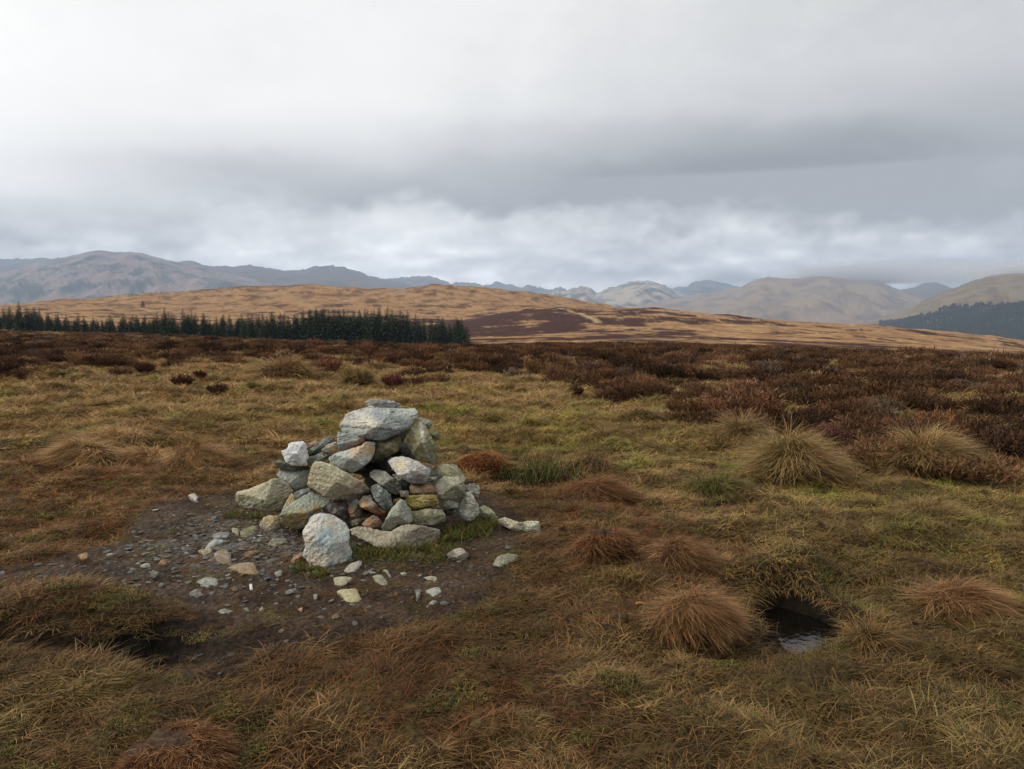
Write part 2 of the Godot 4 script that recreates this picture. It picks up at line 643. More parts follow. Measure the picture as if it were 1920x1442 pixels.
func ground_color(x: float, z: float) -> Color:
	var r := sqrt(x * x + z * z)
	if r > 150.0:
		return hill_color(x, z)
	var b := bare(x, z)
	var peat := Color(0.050, 0.031, 0.021).lerp(Color(0.125, 0.083, 0.055), clampf(0.45 + 1.1 * fine.get_noise_2d(x * 2.2, z * 2.2), 0.0, 1.0))
	# pale crushed slate shows through beside the cairn
	var ex := (x + 1.75) / 0.95
	var ez := (z + 5.25) / 0.7
	peat = peat.lerp(Color(0.26, 0.235, 0.20), 0.8 * exp(-(ex * ex + ez * ez)) * clampf(0.6 + fine.get_noise_2d(x * 5.0, z * 5.0) * 1.6, 0.0, 1.0))
	var thatch := Color(0.075, 0.045, 0.022).lerp(Color(0.13, 0.095, 0.035), clampf(0.5 + fine.get_noise_2d(x * 1.3, z * 1.3), 0.0, 1.0))
	var k := thatch.lerp(peat, b)
	k = k.lerp(Color(0.06, 0.027, 0.018), heather(x, z) * 0.9)
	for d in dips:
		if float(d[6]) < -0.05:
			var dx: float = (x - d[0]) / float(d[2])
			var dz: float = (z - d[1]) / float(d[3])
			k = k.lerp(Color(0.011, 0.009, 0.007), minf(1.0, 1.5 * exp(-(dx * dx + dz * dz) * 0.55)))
	if r > 95.0:
		k = k.lerp(hill_color(x, z), smoothstep(95.0, 150.0, r))
	return k

func make_ground() -> void:
	var az: Array[float] = []
	var a := -0.86
	while a < 0.8601:
		az.append(a)
		a += 0.0031
	var rest := TAU - 1.72
	for k in range(1, 40):
		az.append(0.86 + rest * k / 40.0)
	var radii: Array[float] = [0.6, 1.0, 1.3]
	var r := 1.5
	while r < 3200.0:
		radii.append(r)
		r += maxf(0.026, r * (0.0125 if r < 14.0 else 0.017))
	radii.append(3300.0)
	var split := 0
	for k in radii.size():
		if radii[k] < 125.0:
			split = k
	var cols := az.size()
	for part in 2:
		var g := Geo.new()
		var from := 0 if part == 0 else split
		var to := split if part == 0 else radii.size() - 1
		for j in range(from, to + 1):
			for k in cols:
				var x := sin(az[k]) * radii[j]
				var z := -cos(az[k]) * radii[j]
				g.v.append(Vector3(x, ground(x, z), z))
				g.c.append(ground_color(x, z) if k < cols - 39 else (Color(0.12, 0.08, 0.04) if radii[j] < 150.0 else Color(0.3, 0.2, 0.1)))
		for j in to - from:
			for k in cols:
				var k2 := (k + 1) % cols
				var p := j * cols
				var q := p + cols
				g.i.append_array(PackedInt32Array([p + k, q + k, p + k2, p + k2, q + k, q + k2]))
		if part == 0:
			var mid := g.v.size()
			g.v.append(Vector3(0, ground(0, 0), 0))
			g.c.append(Color(0.1, 0.07, 0.04))
			for k in cols:
				g.tri(mid, k, (k + 1) % cols)
		g.smooth()
		if part == 0:
			tag(obj("ground", g.mesh(), soil_material), "peaty trampled ground and rough moor around the stone cairn", "", "", "structure")
		else:
			tag(obj("hill", g.mesh(), hill_material), "broad tan moorland hill with dark heather belts and two low knolls", "", "", "structure")

# ---------------------------------------------------------------- mountains

func mountain(called: String, label: String, crest_text: String, depth: float, near: float, foot: float, pale: Color, dark: Color, rough: float, seed_: int, shape := 0.8) -> Dictionary:
	var crest := points(crest_text)
	var x0 := crest[0].x
	var x1 := crest[crest.size() - 1].x
	var nx := int((x1 - x0) / 3.2)
	var rows := 54
	var back := 8
	var g := Geo.new()
	ridge.seed = seed_
	for k in nx + 1:
		var px := lerpf(x0, x1, float(k) / nx)
		var top := ray(px, curve_at(crest, px))
		var low := ray(px, foot)
		var ytop := EYE + top.y * depth
		var ylow := EYE + low.y * depth * near
		for j in rows + back + 1:
			var t := float(j) / rows
			var d := lerpf(depth * near, depth, t)
			var x := top.x * d
			var y: float
			if j <= rows:
				var s := pow(t, shape)
				s = lerpf(s, sin(s * PI * 0.5), 0.45)
				y = lerpf(ylow, ytop, s)
				var slope := sin(PI * clampf(t, 0.0, 1.0)) * pow(clampf(1.0 - t, 0.0, 1.0), 0.7)
				var gully := ridge.get_noise_2d(x * 14.0 / depth, d * 5.0 / depth) * 0.75 + fine.get_noise_2d(x * 40.0 / depth, d * 20.0 / depth) * 0.35
				var spur := wide.get_noise_2d(x * 5.0 / depth + seed_, d * 3.0 / depth)
				y += slope * (ytop - ylow) * (gully * 0.13 * rough + spur * 0.16 * rough)
				y += (1.0 - slope) * t * (fine.get_noise_2d(x * 70.0 / depth, seed_ * 3.3) + 0.5 * single.get_noise_2d(x * 400.0 / depth, seed_)) * depth * 0.0032 * rough
			else:
				y = ytop - (t - 1.0) * depth * 0.9
			g.v.append(Vector3(x, y, -d))
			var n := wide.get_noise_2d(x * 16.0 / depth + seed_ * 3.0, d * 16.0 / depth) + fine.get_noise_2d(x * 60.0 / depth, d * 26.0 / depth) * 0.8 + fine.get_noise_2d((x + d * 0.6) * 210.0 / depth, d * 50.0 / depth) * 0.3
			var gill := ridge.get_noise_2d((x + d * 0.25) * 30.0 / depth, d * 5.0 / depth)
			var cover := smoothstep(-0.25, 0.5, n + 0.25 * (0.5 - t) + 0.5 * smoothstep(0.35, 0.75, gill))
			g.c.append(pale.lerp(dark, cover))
	var across := rows + back + 1
	for k in nx:
		for j in rows + back:
			var a := k * across + j
			var b := a + across
			g.i.append_array(PackedInt32Array([a, a + 1, b, b, a + 1, b + 1]))
	g.smooth()
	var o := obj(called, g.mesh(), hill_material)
	tag(o, label, "", "", "structure")
	return {"v": g.v, "across": across, "nx": nx, "rows": rows}

func make_mountains() -> void:
	var g := Geo.new()
	# the valley floor under and behind the hills, out to the horizon
	for k in 49:
		var a := TAU * k / 48.0
		g.vert(Vector3(sin(a) * 2400.0, -230.0, -cos(a) * 2400.0), Vector3.UP, Color(0.22, 0.17, 0.10))
		g.vert(Vector3(sin(a) * 11500.0, -230.0, -cos(a) * 11500.0), Vector3.UP, Color(0.16, 0.15, 0.10))
	for k in 48:
		g.i.append_array(PackedInt32Array([2 * k, 2 * k + 1, 2 * k + 2, 2 * k + 2, 2 * k + 1, 2 * k + 3]))
	tag(obj("valley", g.mesh(), hill_material), "low valley floor stretching away beneath the far mountains", "", "", "structure")

	var heath := Color(0.16, 0.115, 0.085)
	var bracken := Color(0.34, 0.255, 0.235)
	var wood := Color(0.07, 0.085, 0.075)
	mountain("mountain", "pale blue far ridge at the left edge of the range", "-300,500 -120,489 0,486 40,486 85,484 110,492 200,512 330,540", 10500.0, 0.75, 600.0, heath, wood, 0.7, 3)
	mountain("mountain", "long humped mountain left of the moor with two low tops", "-500,560 -300,540 -120,522 0,511 60,497 95,488 130,482 160,474 185,471 215,474 245,473 262,475 300,484 335,492 370,499 400,508 440,517 480,525 520,534 580,548 640,562 700,575", 7600.0, 0.55, 640.0, bracken, wood, 1.0, 11)
	mountain("mountain", "hazy ridge running right from the humped mountain", "240,520 300,500 340,491 358,490 380,496 400,499 430,501 465,499 500,502 530,507 560,508 590,500 610,499 640,501 662,506 690,516 720,524 770,535 830,550 900,566", 9200.0, 0.6, 640.0, heath, wood, 0.9, 21)
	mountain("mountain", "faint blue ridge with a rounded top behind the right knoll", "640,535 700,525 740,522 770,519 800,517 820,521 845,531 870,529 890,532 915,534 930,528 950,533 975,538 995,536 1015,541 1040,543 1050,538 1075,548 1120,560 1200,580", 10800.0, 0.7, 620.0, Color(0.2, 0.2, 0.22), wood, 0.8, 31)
	mountain("mountain", "flat topped mountain with flank painted pale as sunlight and small knob", "960,566 1010,556 1040,547 1062,545 1075,541 1090,536 1104,539 1116,548 1130,545 1150,539 1168,532 1188,528 1205,527 1225,529 1240,533 1258,543 1275,553 1300,566 1360,590", 9300.0, 0.6, 640.0, Color(0.56, 0.45, 0.33), wood, 1.1, 41)  # sunlight breaking on the flank is put into the pale ground colour
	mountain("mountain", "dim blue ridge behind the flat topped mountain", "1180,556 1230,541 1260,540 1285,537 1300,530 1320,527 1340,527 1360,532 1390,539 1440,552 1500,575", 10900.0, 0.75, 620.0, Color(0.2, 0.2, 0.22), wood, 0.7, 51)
	mountain("mountain", "big rounded mountain at right with top in cloud", "1000,607 1090,590 1160,579 1240,566 1300,554 1350,546 1390,539 1408,529 1425,523 1445,522 1470,525 1500,524 1520,520 1545,519 1570,521 1600,526 1630,527 1650,531 1680,541 1710,551 1750,566 1800,588 1850,610", 7000.0, 0.5, 660.0, Color(0.35, 0.27, 0.19), Color(0.23, 0.18, 0.145), 1.0, 61, 0.72)
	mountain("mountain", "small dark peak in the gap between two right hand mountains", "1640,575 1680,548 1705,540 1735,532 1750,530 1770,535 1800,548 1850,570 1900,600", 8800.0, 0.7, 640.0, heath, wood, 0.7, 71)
	var m := mountain("mountain", "nearest green brown hillside at right edge with plantation", "1480,632 1560,618 1620,604 1660,594 1700,580 1740,562 1775,546 1800,537 1830,525 1855,518 1890,513 1930,511 2000,508 2100,512 2250,530 2400,560", 3500.0, 0.5, 690.0, Color(0.27, 0.215, 0.14), Color(0.18, 0.145, 0.10), 0.8, 81, 0.85)
	# a dark plantation covers the lower part of that hillside
	var edge := points("1640,606 1672,604 1690,601 1712,597 1730,595 1745,592 1760,583 1790,577 1800,579 1830,575 1845,574 1860,580 1880,577 1900,571 1920,569 1960,575 2050,560 2200,565 2300,580")
	var cone := Geo.new()
	for k in 3:
		var y := 0.12 + 0.28 * k
		var w := 0.24 * (1.0 - 0.28 * k)
		var tip := cone.vert(Vector3(0, minf(y + 0.42, 1.0), 0), Vector3.UP, Color(0.024, 0.034, 0.031))
		for s in 6:
			var a0 := TAU * s / 6.0
			cone.vert(Vector3(cos(a0) * w, y, sin(a0) * w), Vector3.UP, Color(0.021, 0.03, 0.028))
		for s in 6:
			cone.tri(tip, tip + 1 + s, tip + 1 + (s + 1) % 6)
	cone.smooth()
	var where: Array[Transform3D] = []
	var tint := PackedColorArray()
	var across: int = m.across
	var vs: PackedVector3Array = m.v
	for k in int(m.nx):
		for j in int(m.rows):
			var p := vs[k * across + j]
			var px := 960.0 + FOCAL * p.x / -p.z
			if px < 1645.0:
				continue
			var line := ray(px, curve_at(edge, px))
			if p.y > EYE + line.y * -p.z:
				continue
			for s in 4:
				var q := p.lerp(vs[(k + 1) * across + j + 1], rng.randf()) + (vs[(k + 1) * across + j] - p) * rng.randf_range(-0.5, 0.5)
				var tall := rng.randf_range(8.5, 12.0)
				where.append(Transform3D(Basis.from_euler(Vector3(0, rng.randf() * TAU, 0)).scaled(Vector3(tall * 1.5, tall, tall * 1.5)), q - Vector3(0, 1.0, 0)))
				tint.append(vary(Color(1, 1, 1), 0.25))
	var forest := thing("forest", Vector3.ZERO)
	tag(forest, "dark conifer plantation covering the lower far hillside at right", "", "", "stuff")
	scatter("trees", cone.mesh(), needle_material, where, tint, forest)

# banks of mist on the tops, flat puffs that overlap
func make_clouds() -> void:
	var thick := FogMaterial.new()
	thick.density = 0.0032
	thick.albedo = Color(1.0, 1.0, 1.0)
	var mist := FogMaterial.new()
	mist.density = 0.0008
	mist.albedo = Color(0.97, 0.98, 1.0)
	for row in [["1545,525", 420.0, 60.0, 5520.0, 0], ["1610,528", 620.0, 75.0, 5480.0, 0], ["1590,522", 1000.0, 90.0, 5440.0, 0], ["1650,516", 1500.0, 120.0, 5350.0, 0], ["1720,509", 2000.0, 150.0, 5250.0, 0], ["1950,512", 520.0, 62.0, 3240.0, 0], ["1960,505", 800.0, 80.0, 3180.0, 0], ["1578,519", 620.0, 78.0, 5500.0, 1], ["1634,521", 500.0, 84.0, 5470.0, 1], ["1605,509", 820.0, 90.0, 5460.0, 1], ["1900,512", 340.0, 52.0, 3268.0, 1], ["1980,506", 460.0, 66.0, 3240.0, 1]]:
		var at := points(row[0])[0]
		var f := FogVolume.new()
		f.name = numbered("cloud")
		f.shape = RenderingServer.FOG_VOLUME_SHAPE_ELLIPSOID
		f.size = Vector3(row[1], row[2], row[1] * 0.6) * 1.27
		f.material = thick if row[4] else mist
		add_child(f)
		f.position = spot(at.x, at.y, float(row[3]) * (1.252 if float(row[3]) > 4000.0 else 1.061))
		tag(f, "low grey cloud hanging on the right hand mountain tops", "cloud", "clouds on the mountain tops", "stuff")

# ---------------------------------------------------------------- stones

# depth of the cairn's front at a point of the photograph: a cone that leans back towards its top
func cairn_depth(px: float, py: float) -> float:
	var t := clampf((1020.0 - py) / 270.0, -0.2, 1.0)
	var front := lerpf(5.12, 5.66, t)
	var r := lerpf(0.86, 0.20, clampf(t, 0.0, 1.0))
	var x := (px - 705.0) / FOCAL * front
	return front + (r - sqrt(maxf(r * r - x * x, 0.06 * r * r))) * 0.85

func inside_distance(poly: PackedVector2Array, p: Vector2) -> float:
	var best := 1e9
	for k in poly.size():
		var q := Geometry2D.get_closest_point_to_segment(p, poly[k], poly[(k + 1) % poly.size()])
		best = minf(best, p.distance_squared_to(q))
	return sqrt(best)

# A stone from its outline: POLY in metres in the plane of AX and AY, bulging along OUT by the lowest of its facet planes, THICK behind it.
func stone_mesh(poly: PackedVector2Array, ax: Vector3, ay: Vector3, out: Vector3, planes: Array, thick: float, look: Dictionary, seed_: int) -> ArrayMesh:
	var r := RandomNumberGenerator.new()
	r.seed = 1000 + seed_ * 7919
	var lo := poly[0]
	var hi := poly[0]
	for p in poly:
		lo = lo.min(p)
		hi = hi.max(p)
	var size := maxf(hi.x - lo.x, hi.y - lo.y)
	var gap := clampf(size / 24.0, 0.0045, 0.0125)
	# the outline, cut finer and roughened
	var rim := PackedVector2Array()
	for k in poly.size():
		var a := poly[k]
		var b := poly[(k + 1) % poly.size()]
		var steps := maxi(1, int(a.distance_to(b) / gap))
		var side := (b - a).orthogonal().normalized()
		for s in steps:
			var t := float(s) / steps
			var q := a.lerp(b, t)
			var amp := minf(size * 0.022, 0.006) * minf(1.0, a.distance_to(b) / 0.04)
			rim.append(q + side * fine.get_noise_2d(q.x * 22.0 + seed_ * 13.0, q.y * 22.0) * amp * 1.6 * sin(PI * clampf(t, 0.0, 1.0)) + Vector2(r.randf_range(-1, 1), r.randf_range(-1, 1)) * gap * 0.12)
	var all := rim.duplicate()
	var y := lo.y
	var odd := false
	while y < hi.y:
		var x := lo.x + (gap * 0.5 if odd else 0.0)
		while x < hi.x:
			var q := Vector2(x + r.randf_range(-0.25, 0.25) * gap, y + r.randf_range(-0.25, 0.25) * gap)
			if Geometry2D.is_point_in_polygon(q, poly) and inside_distance(rim, q) > gap * 0.6:
				all.append(q)
			x += gap
		y += gap * 0.87
		odd = not odd
	var g := Geo.new()
	var base: Color = look.a
	var second: Color = look.b
	var vein: float = look.get("vein", 0.0)
	var lichen: float = look.get("lichen", 0.25)
	var layer: float = look.get("layer", 0.4)
	var angle: float = deg_to_rad(look.get("strata", 15.0))
	var rough: float = look.get("rough", 1.0)
	# splits and chips: further planes that shave the face
	planes = planes.duplicate()
	var crown := 1e9
	for p in planes:
		crown = minf(crown, float(p[2]))
	for k in 7:
		var turn := r.randf() * TAU
		var steep := r.randf_range(0.25, 0.95) * (0.35 if out.y > 0.9 else 1.0)
		planes.append([cos(turn) * steep, sin(turn) * steep, crown + size * r.randf_range(0.0, 0.11) * (0.3 if out.y > 0.9 else 1.0)])
	var along := Vector2(cos(angle), sin(angle))
	var across := along.orthogonal()
	var spots: Array = look.get("spots", [])
	var ledge: Array = look.get("ledges", [])
	var z_at := func(q: Vector2) -> float:
		var z := 1e9
		for p in planes:
			z = minf(z, float(p[0]) * q.x + float(p[1]) * q.y + float(p[2]))
		return z
	var paint := func(p: Vector3, q: Vector2) -> Color:
		var s := Vector3(q.dot(along) * 0.35, q.dot(across), p.z * 0.8)
		var o := seed_ * 3.7
		var n1 := fine.get_noise_3d(s.x * 7.0 + o, s.y * 7.0, s.z * 7.0)
		var n2 := fine.get_noise_3d(s.x * 24.0, s.y * 24.0 + o, s.z * 24.0)
		var n3 := fine.get_noise_3d(p.x * 60.0, p.y * 60.0, p.z * 60.0 + o)
		var k := base.lerp(second, clampf(0.42 + n1 * 1.7 + n2 * 0.7, 0.0, 1.0))
		k *= 1.0 + n3 * 0.45 + n2 * 0.4 + n1 * 0.35
		for sp in spots:
			var e: Vector2 = q - sp[0]
			var f := exp(-e.length_squared() / (float(sp[1]) * float(sp[1]))) * clampf(1.0 + n2 * 1.5, 0.0, 1.0)
			k = k.lerp(sp[2], clampf(f * 1.3, 0.0, 1.0))
		if vein > 0.0:
			var w := absf(fine.get_noise_3d(s.x * 9.0 + 31.0, s.y * 9.0, s.z * 9.0 + o))
			k = k.lerp(Color(0.66, 0.64, 0.60), smoothstep(0.06, 0.015, w) * vein)
		var li := smoothstep(0.10, 0.24, fine.get_noise_3d(p.x * 17.0 + 5.0, p.y * 17.0 + o, p.z * 17.0))
		k = k.lerp(Color(0.62, 0.60, 0.47), li * lichen)
		return Color(clampf(k.r, 0.01, 0.88), clampf(k.g, 0.01, 0.88), clampf(k.b, 0.01, 0.88))
	var round_ := minf(size * 0.03, 0.006)
	var place := func(q: Vector2, z: float) -> Vector3:
		return ax * q.x + ay * q.y + out * z
	var zs := PackedFloat32Array()
	for k in all.size():
		var q := all[k]
		var z: float = (z_at as Callable).call(q)
		var edge := 0.0 if k < rim.size() else inside_distance(rim, q)
		z -= round_ * exp(-edge / round_) * 1.2
		var o := seed_ * 5.3
		var bands := single.get_noise_2d(q.dot(across) * 55.0 + o, q.dot(along) * 4.0)
		z += layer * 0.0048 * (0.4 + 0.6 * clampf(1.0 + 3.0 * fine.get_noise_2d(q.x * 6.0 + o, q.y * 6.0), 0.0, 1.0)) * (1.0 if bands > 0.1 else (-1.0 if bands < -0.2 else bands * 4.0))
		z += rough * (fine.get_noise_2d(q.x * 9.0 + o, q.y * 9.0) * 0.005 + fine.get_noise_2d(q.x * 38.0, q.y * 38.0 + o) * 0.0042) * clampf(size / 0.2, 0.35, 1.0)
		for l in ledge:   # a broken step: what lies on its far side is lower
			var d: Vector2 = (q - l[0])
			z -= float(l[2]) * smoothstep(-0.004, 0.004, d.dot(l[1]) + 0.010 * fine.get_noise_2d(q.x * 30.0, q.y * 30.0 + o))
		zs.append(z)
		g.v.append((place as Callable).call(q, z))
	for k in all.size():
		g.c.append((paint as Callable).call(g.v[k], all[k]))
	var t := Geometry2D.triangulate_delaunay(all)
	for k in range(0, t.size(), 3):
		var mid := (all[t[k]] + all[t[k + 1]] + all[t[k + 2]]) / 3.0
		if Geometry2D.is_point_in_polygon(mid, rim):
			g.tri(t[k], t[k + 1], t[k + 2])
	# flanks and back
	var centre := (lo + hi) * 0.5
	var ring := rim.size()
	var rings := 4
	var deep := 1e9
	for z in zs:
		deep = minf(deep, z)
	var first := g.v.size()
	for j in rings:
		var f := float(j + 1) / rings
		for k in ring:
			var shrink := 1.0 - 0.03 * f - 0.22 * f * f
			var q := centre + (rim[k] - centre) * shrink
			var back := zs[k] + (minf(deep, zs[k] - thick * 0.4) - thick * 0.6 - zs[k]) * f
			var p: Vector3 = (place as Callable).call(q, back)
			p += (ax * (rim[k] - centre).x + ay * (rim[k] - centre).y).normalized() * fine.get_noise_3d(p.x * 16.0, p.y * 16.0, p.z * 16.0 + seed_) * 0.012 * minf(1.0, size / 0.15)
			g.v.append(p)
			g.c.append((paint as Callable).call(p, q))
	var hub := g.v.size()
	g.v.append((place as Callable).call(centre, deep - thick))
	g.c.append(base)
	for j in rings:
		for k in ring:
			var k2 := (k + 1) % ring
			var a := k if j == 0 else first + (j - 1) * ring + k
			var b := k2 if j == 0 else first + (j - 1) * ring + k2
			g.i.append_array(PackedInt32Array([a, first + j * ring + k, b, b, first + j * ring + k, first + j * ring + k2]))
	for k in ring:
		g.tri(first + (rings - 1) * ring + k, hub, first + (rings - 1) * ring + (k + 1) % ring)
	# wind every face outwards
	var heart: Vector3 = (place as Callable).call(centre, (deep + (z_at as Callable).call(centre)) * 0.5 - thick * 0.4)
	var front := g.i.size()
	for k in range(0, front, 3):
		var a := g.v[g.i[k]]
		var b := g.v[g.i[k + 1]]
		var d := g.v[g.i[k + 2]]
		var f := (d - a).cross(b - a)
		var want := out if g.i[k] < all.size() and g.i[k + 1] < all.size() and g.i[k + 2] < all.size() else (a + b + d) / 3.0 - heart
		if f.dot(want) < 0.0:
			var w := g.i[k + 1]
			g.i[k + 1] = g.i[k + 2]
			g.i[k + 2] = w
	g.smooth()
	return g.chipped(0.75)

func look_from(a: String, b: String, extra: Dictionary, gain: float) -> Dictionary:
	var d := extra.duplicate()
	d.a = lin(a, gain)
	d.b = lin(b, gain)
	return d

func facets(text: String, size: Vector2, seed_: int) -> Array:
	var list := []
	if text:
		for w in text.split(";", false):
			var p := w.split(",")
			list.append([float(p[0]), float(p[1]), float(p[2])])
		return list
	var r := RandomNumberGenerator.new()
	r.seed = seed_ * 31 + 5
	var high := minf(size.x, size.y) * 0.16
	list.append([r.randf_range(-0.15, 0.15), r.randf_range(-1.1, -0.7), high * 0.5])
	list.append([r.randf_range(0.6, 1.0), r.randf_range(-0.1, 0.4), high])
	list.append([r.randf_range(-0.9, -0.5), r.randf_range(0.0, 0.5), high])
	list.append([r.randf_range(-0.3, 0.3), r.randf_range(0.8, 1.4), high * 1.25])
	return list

# A stone of the cairn: outline as in the photograph, standing at its own distance.
func cairn_stone(called: String, label: String, outline: String, a: String, b: String, opt := {}) -> MeshInstance3D:
	stone_count += 1
	var px := points(outline, 3.2, 420.0, 720.0)
	var lo := px[0]
	var hi := px[0]
	for p in px:
		lo = lo.min(p)
		hi = hi.max(p)
	var mid := (lo + hi) * 0.5
	var depth := cairn_depth(mid.x, mid.y)
	if opt.has("ground"):
		depth = -flat(mid.x, hi.y - float(opt.ground)).z
	depth += float(opt.get("dz", 0.0))
	var centre := spot(mid.x, mid.y, depth)
	var out := (Vector3(0, EYE, 0) - centre).normalized()
	var ax := Vector3.UP.cross(out).normalized()
	var ay := out.cross(ax).normalized()
	var poly := PackedVector2Array()
	for p in px:
		var w := spot(p.x, p.y, depth) - centre
		poly.append(Vector2(w.dot(ax), w.dot(ay)))
	var size := (hi - lo) / FOCAL * depth
	var extra: Dictionary = opt.duplicate()
	var spots := []
	for s in opt.get("patches", []):
		var q := points(s[0], 3.2, 420.0, 720.0)[0]
		var w := spot(q.x, q.y, depth) - centre
		spots.append([Vector2(w.dot(ax), w.dot(ay)), float(s[1]) / 3.2 / FOCAL * depth, lin(s[2], 1.35)])
	extra.spots = spots
	var ledges := []
	for s in opt.get("steps", []):
		var q := points(s[0], 3.2, 420.0, 720.0)
		var e0 := spot(q[0].x, q[0].y, depth) - centre
		var e1 := spot(q[1].x, q[1].y, depth) - centre
		var p0 := Vector2(e0.dot(ax), e0.dot(ay))
		var p1 := Vector2(e1.dot(ax), e1.dot(ay))
		ledges.append([p0, -(p1 - p0).orthogonal().normalized(), float(s[1])])
	extra.ledges = ledges
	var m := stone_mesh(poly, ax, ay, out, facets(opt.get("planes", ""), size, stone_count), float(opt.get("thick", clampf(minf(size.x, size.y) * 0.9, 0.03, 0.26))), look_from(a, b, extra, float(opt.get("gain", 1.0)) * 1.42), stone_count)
	var o := obj(called, m, rock_material, null, centre)
	tag(o, label, "stone", opt.get("group", "stones of the cairn"))
	return o

# A stone lying in the ground: OUTLINE in the photograph, seen flat.
func ground_stone(called: String, label: String, outline: String, scale_: float, ox: float, oy: float, a: String, b: String, opt := {}) -> void:
	stone_count += 1
	var px := points(outline, scale_, ox, oy)
	var mid := Vector2.ZERO
	for p in px:
		mid += p / px.size()
	var at := land(mid.x, mid.y)
	var poly := PackedVector2Array()
	var lo := Vector2(1e9, 1e9)
	var hi := -lo
	for p in px:
		var d := ray(p.x, p.y)
		var w := Vector3(0, EYE, 0) + d * ((EYE - at.y) / -d.y) - at
		var q := Vector2(w.x, -w.z)
		poly.append(q)
		lo = lo.min(q)
		hi = hi.max(q)
	var size := hi - lo
	var high := float(opt.get("high", clampf(minf(size.x, size.y) * 0.16, 0.008, 0.04)))
	var r := RandomNumberGenerator.new()
	r.seed = stone_count * 131
	var list := [[r.randf_range(-0.12, 0.12), r.randf_range(-0.16, 0.02), high], [r.randf_range(0.1, 0.3), r.randf_range(-0.2, 0.2), high * 1.15], [r.randf_range(-0.3, -0.1), r.randf_range(-0.2, 0.2), high * 1.1]]
	var extra: Dictionary = opt.duplicate()
	extra.rough = 0.45
	var m := stone_mesh(poly, Vector3(1, 0, 0), Vector3(0, 0, -1), Vector3.UP, list, 0.03, look_from(a, b, extra, float(opt.get("gain", 1.0)) * 1.1), stone_count)
	var o := obj(called, m, rock_material, null, at)
	tag(o, label, "stone", opt.get("group", "flat stones lying in the bare ground"))

# A rough block cut by random planes, for stones whose shape does not show.
func block_mesh(size: Vector3, seed_: int, look: Dictionary, nu := 22, nv := 14) -> ArrayMesh:
	var r := RandomNumberGenerator.new()
	r.seed = seed_ * 17 + 3
	var cuts := []
	for k in 13:
		var d := Vector3(r.randfn(), r.randfn(), r.randfn()).normalized()
		cuts.append([d, r.randf_range(0.62, 1.0)])
	var g := Geo.new()
	var base: Color = look.a
	var second: Color = look.b
	for j in nv + 1:
		var el := PI * (float(j) / nv - 0.5)
		for k in nu:
			var az := TAU * k / nu
			var d := Vector3(cos(az) * cos(el), sin(el), sin(az) * cos(el))
			var reach := 1.25
			for c in cuts:
				var f: float = d.dot(c[0])
				if f > 0.05:
					reach = minf(reach, float(c[1]) / f)
			reach *= 1.0 + 0.10 * fine.get_noise_3d(d.x * 3.0 + seed_, d.y * 3.0, d.z * 3.0)
			var p := d * reach * size * 0.5
			g.v.append(p)
			var n := fine.get_noise_3d(p.x * 12.0 + seed_, p.y * 26.0, p.z * 12.0)
			var col := base.lerp(second, clampf(0.45 + n * 1.8, 0.0, 1.0)) * (1.0 + 0.4 * fine.get_noise_3d(p.x * 50.0, p.y * 50.0, p.z * 50.0))
			g.c.append(Color(col.r, col.g, col.b))
	for j in nv:
		for k in nu:
			var k2 := (k + 1) % nu
			var a := j * nu
			g.i.append_array(PackedInt32Array([a + k, a + nu + k, a + k2, a + k2, a + nu + k, a + nu + k2]))
	for k in range(0, g.i.size(), 3):
		var f := (g.v[g.i[k + 2]] - g.v[g.i[k]]).cross(g.v[g.i[k + 1]] - g.v[g.i[k]])
		if f.dot(g.v[g.i[k]] + g.v[g.i[k + 1]] + g.v[g.i[k + 2]]) < 0.0:
			var w := g.i[k + 1]
			g.i[k + 1] = g.i[k + 2]
			g.i[k + 2] = w
	g.smooth()
	return g.mesh()

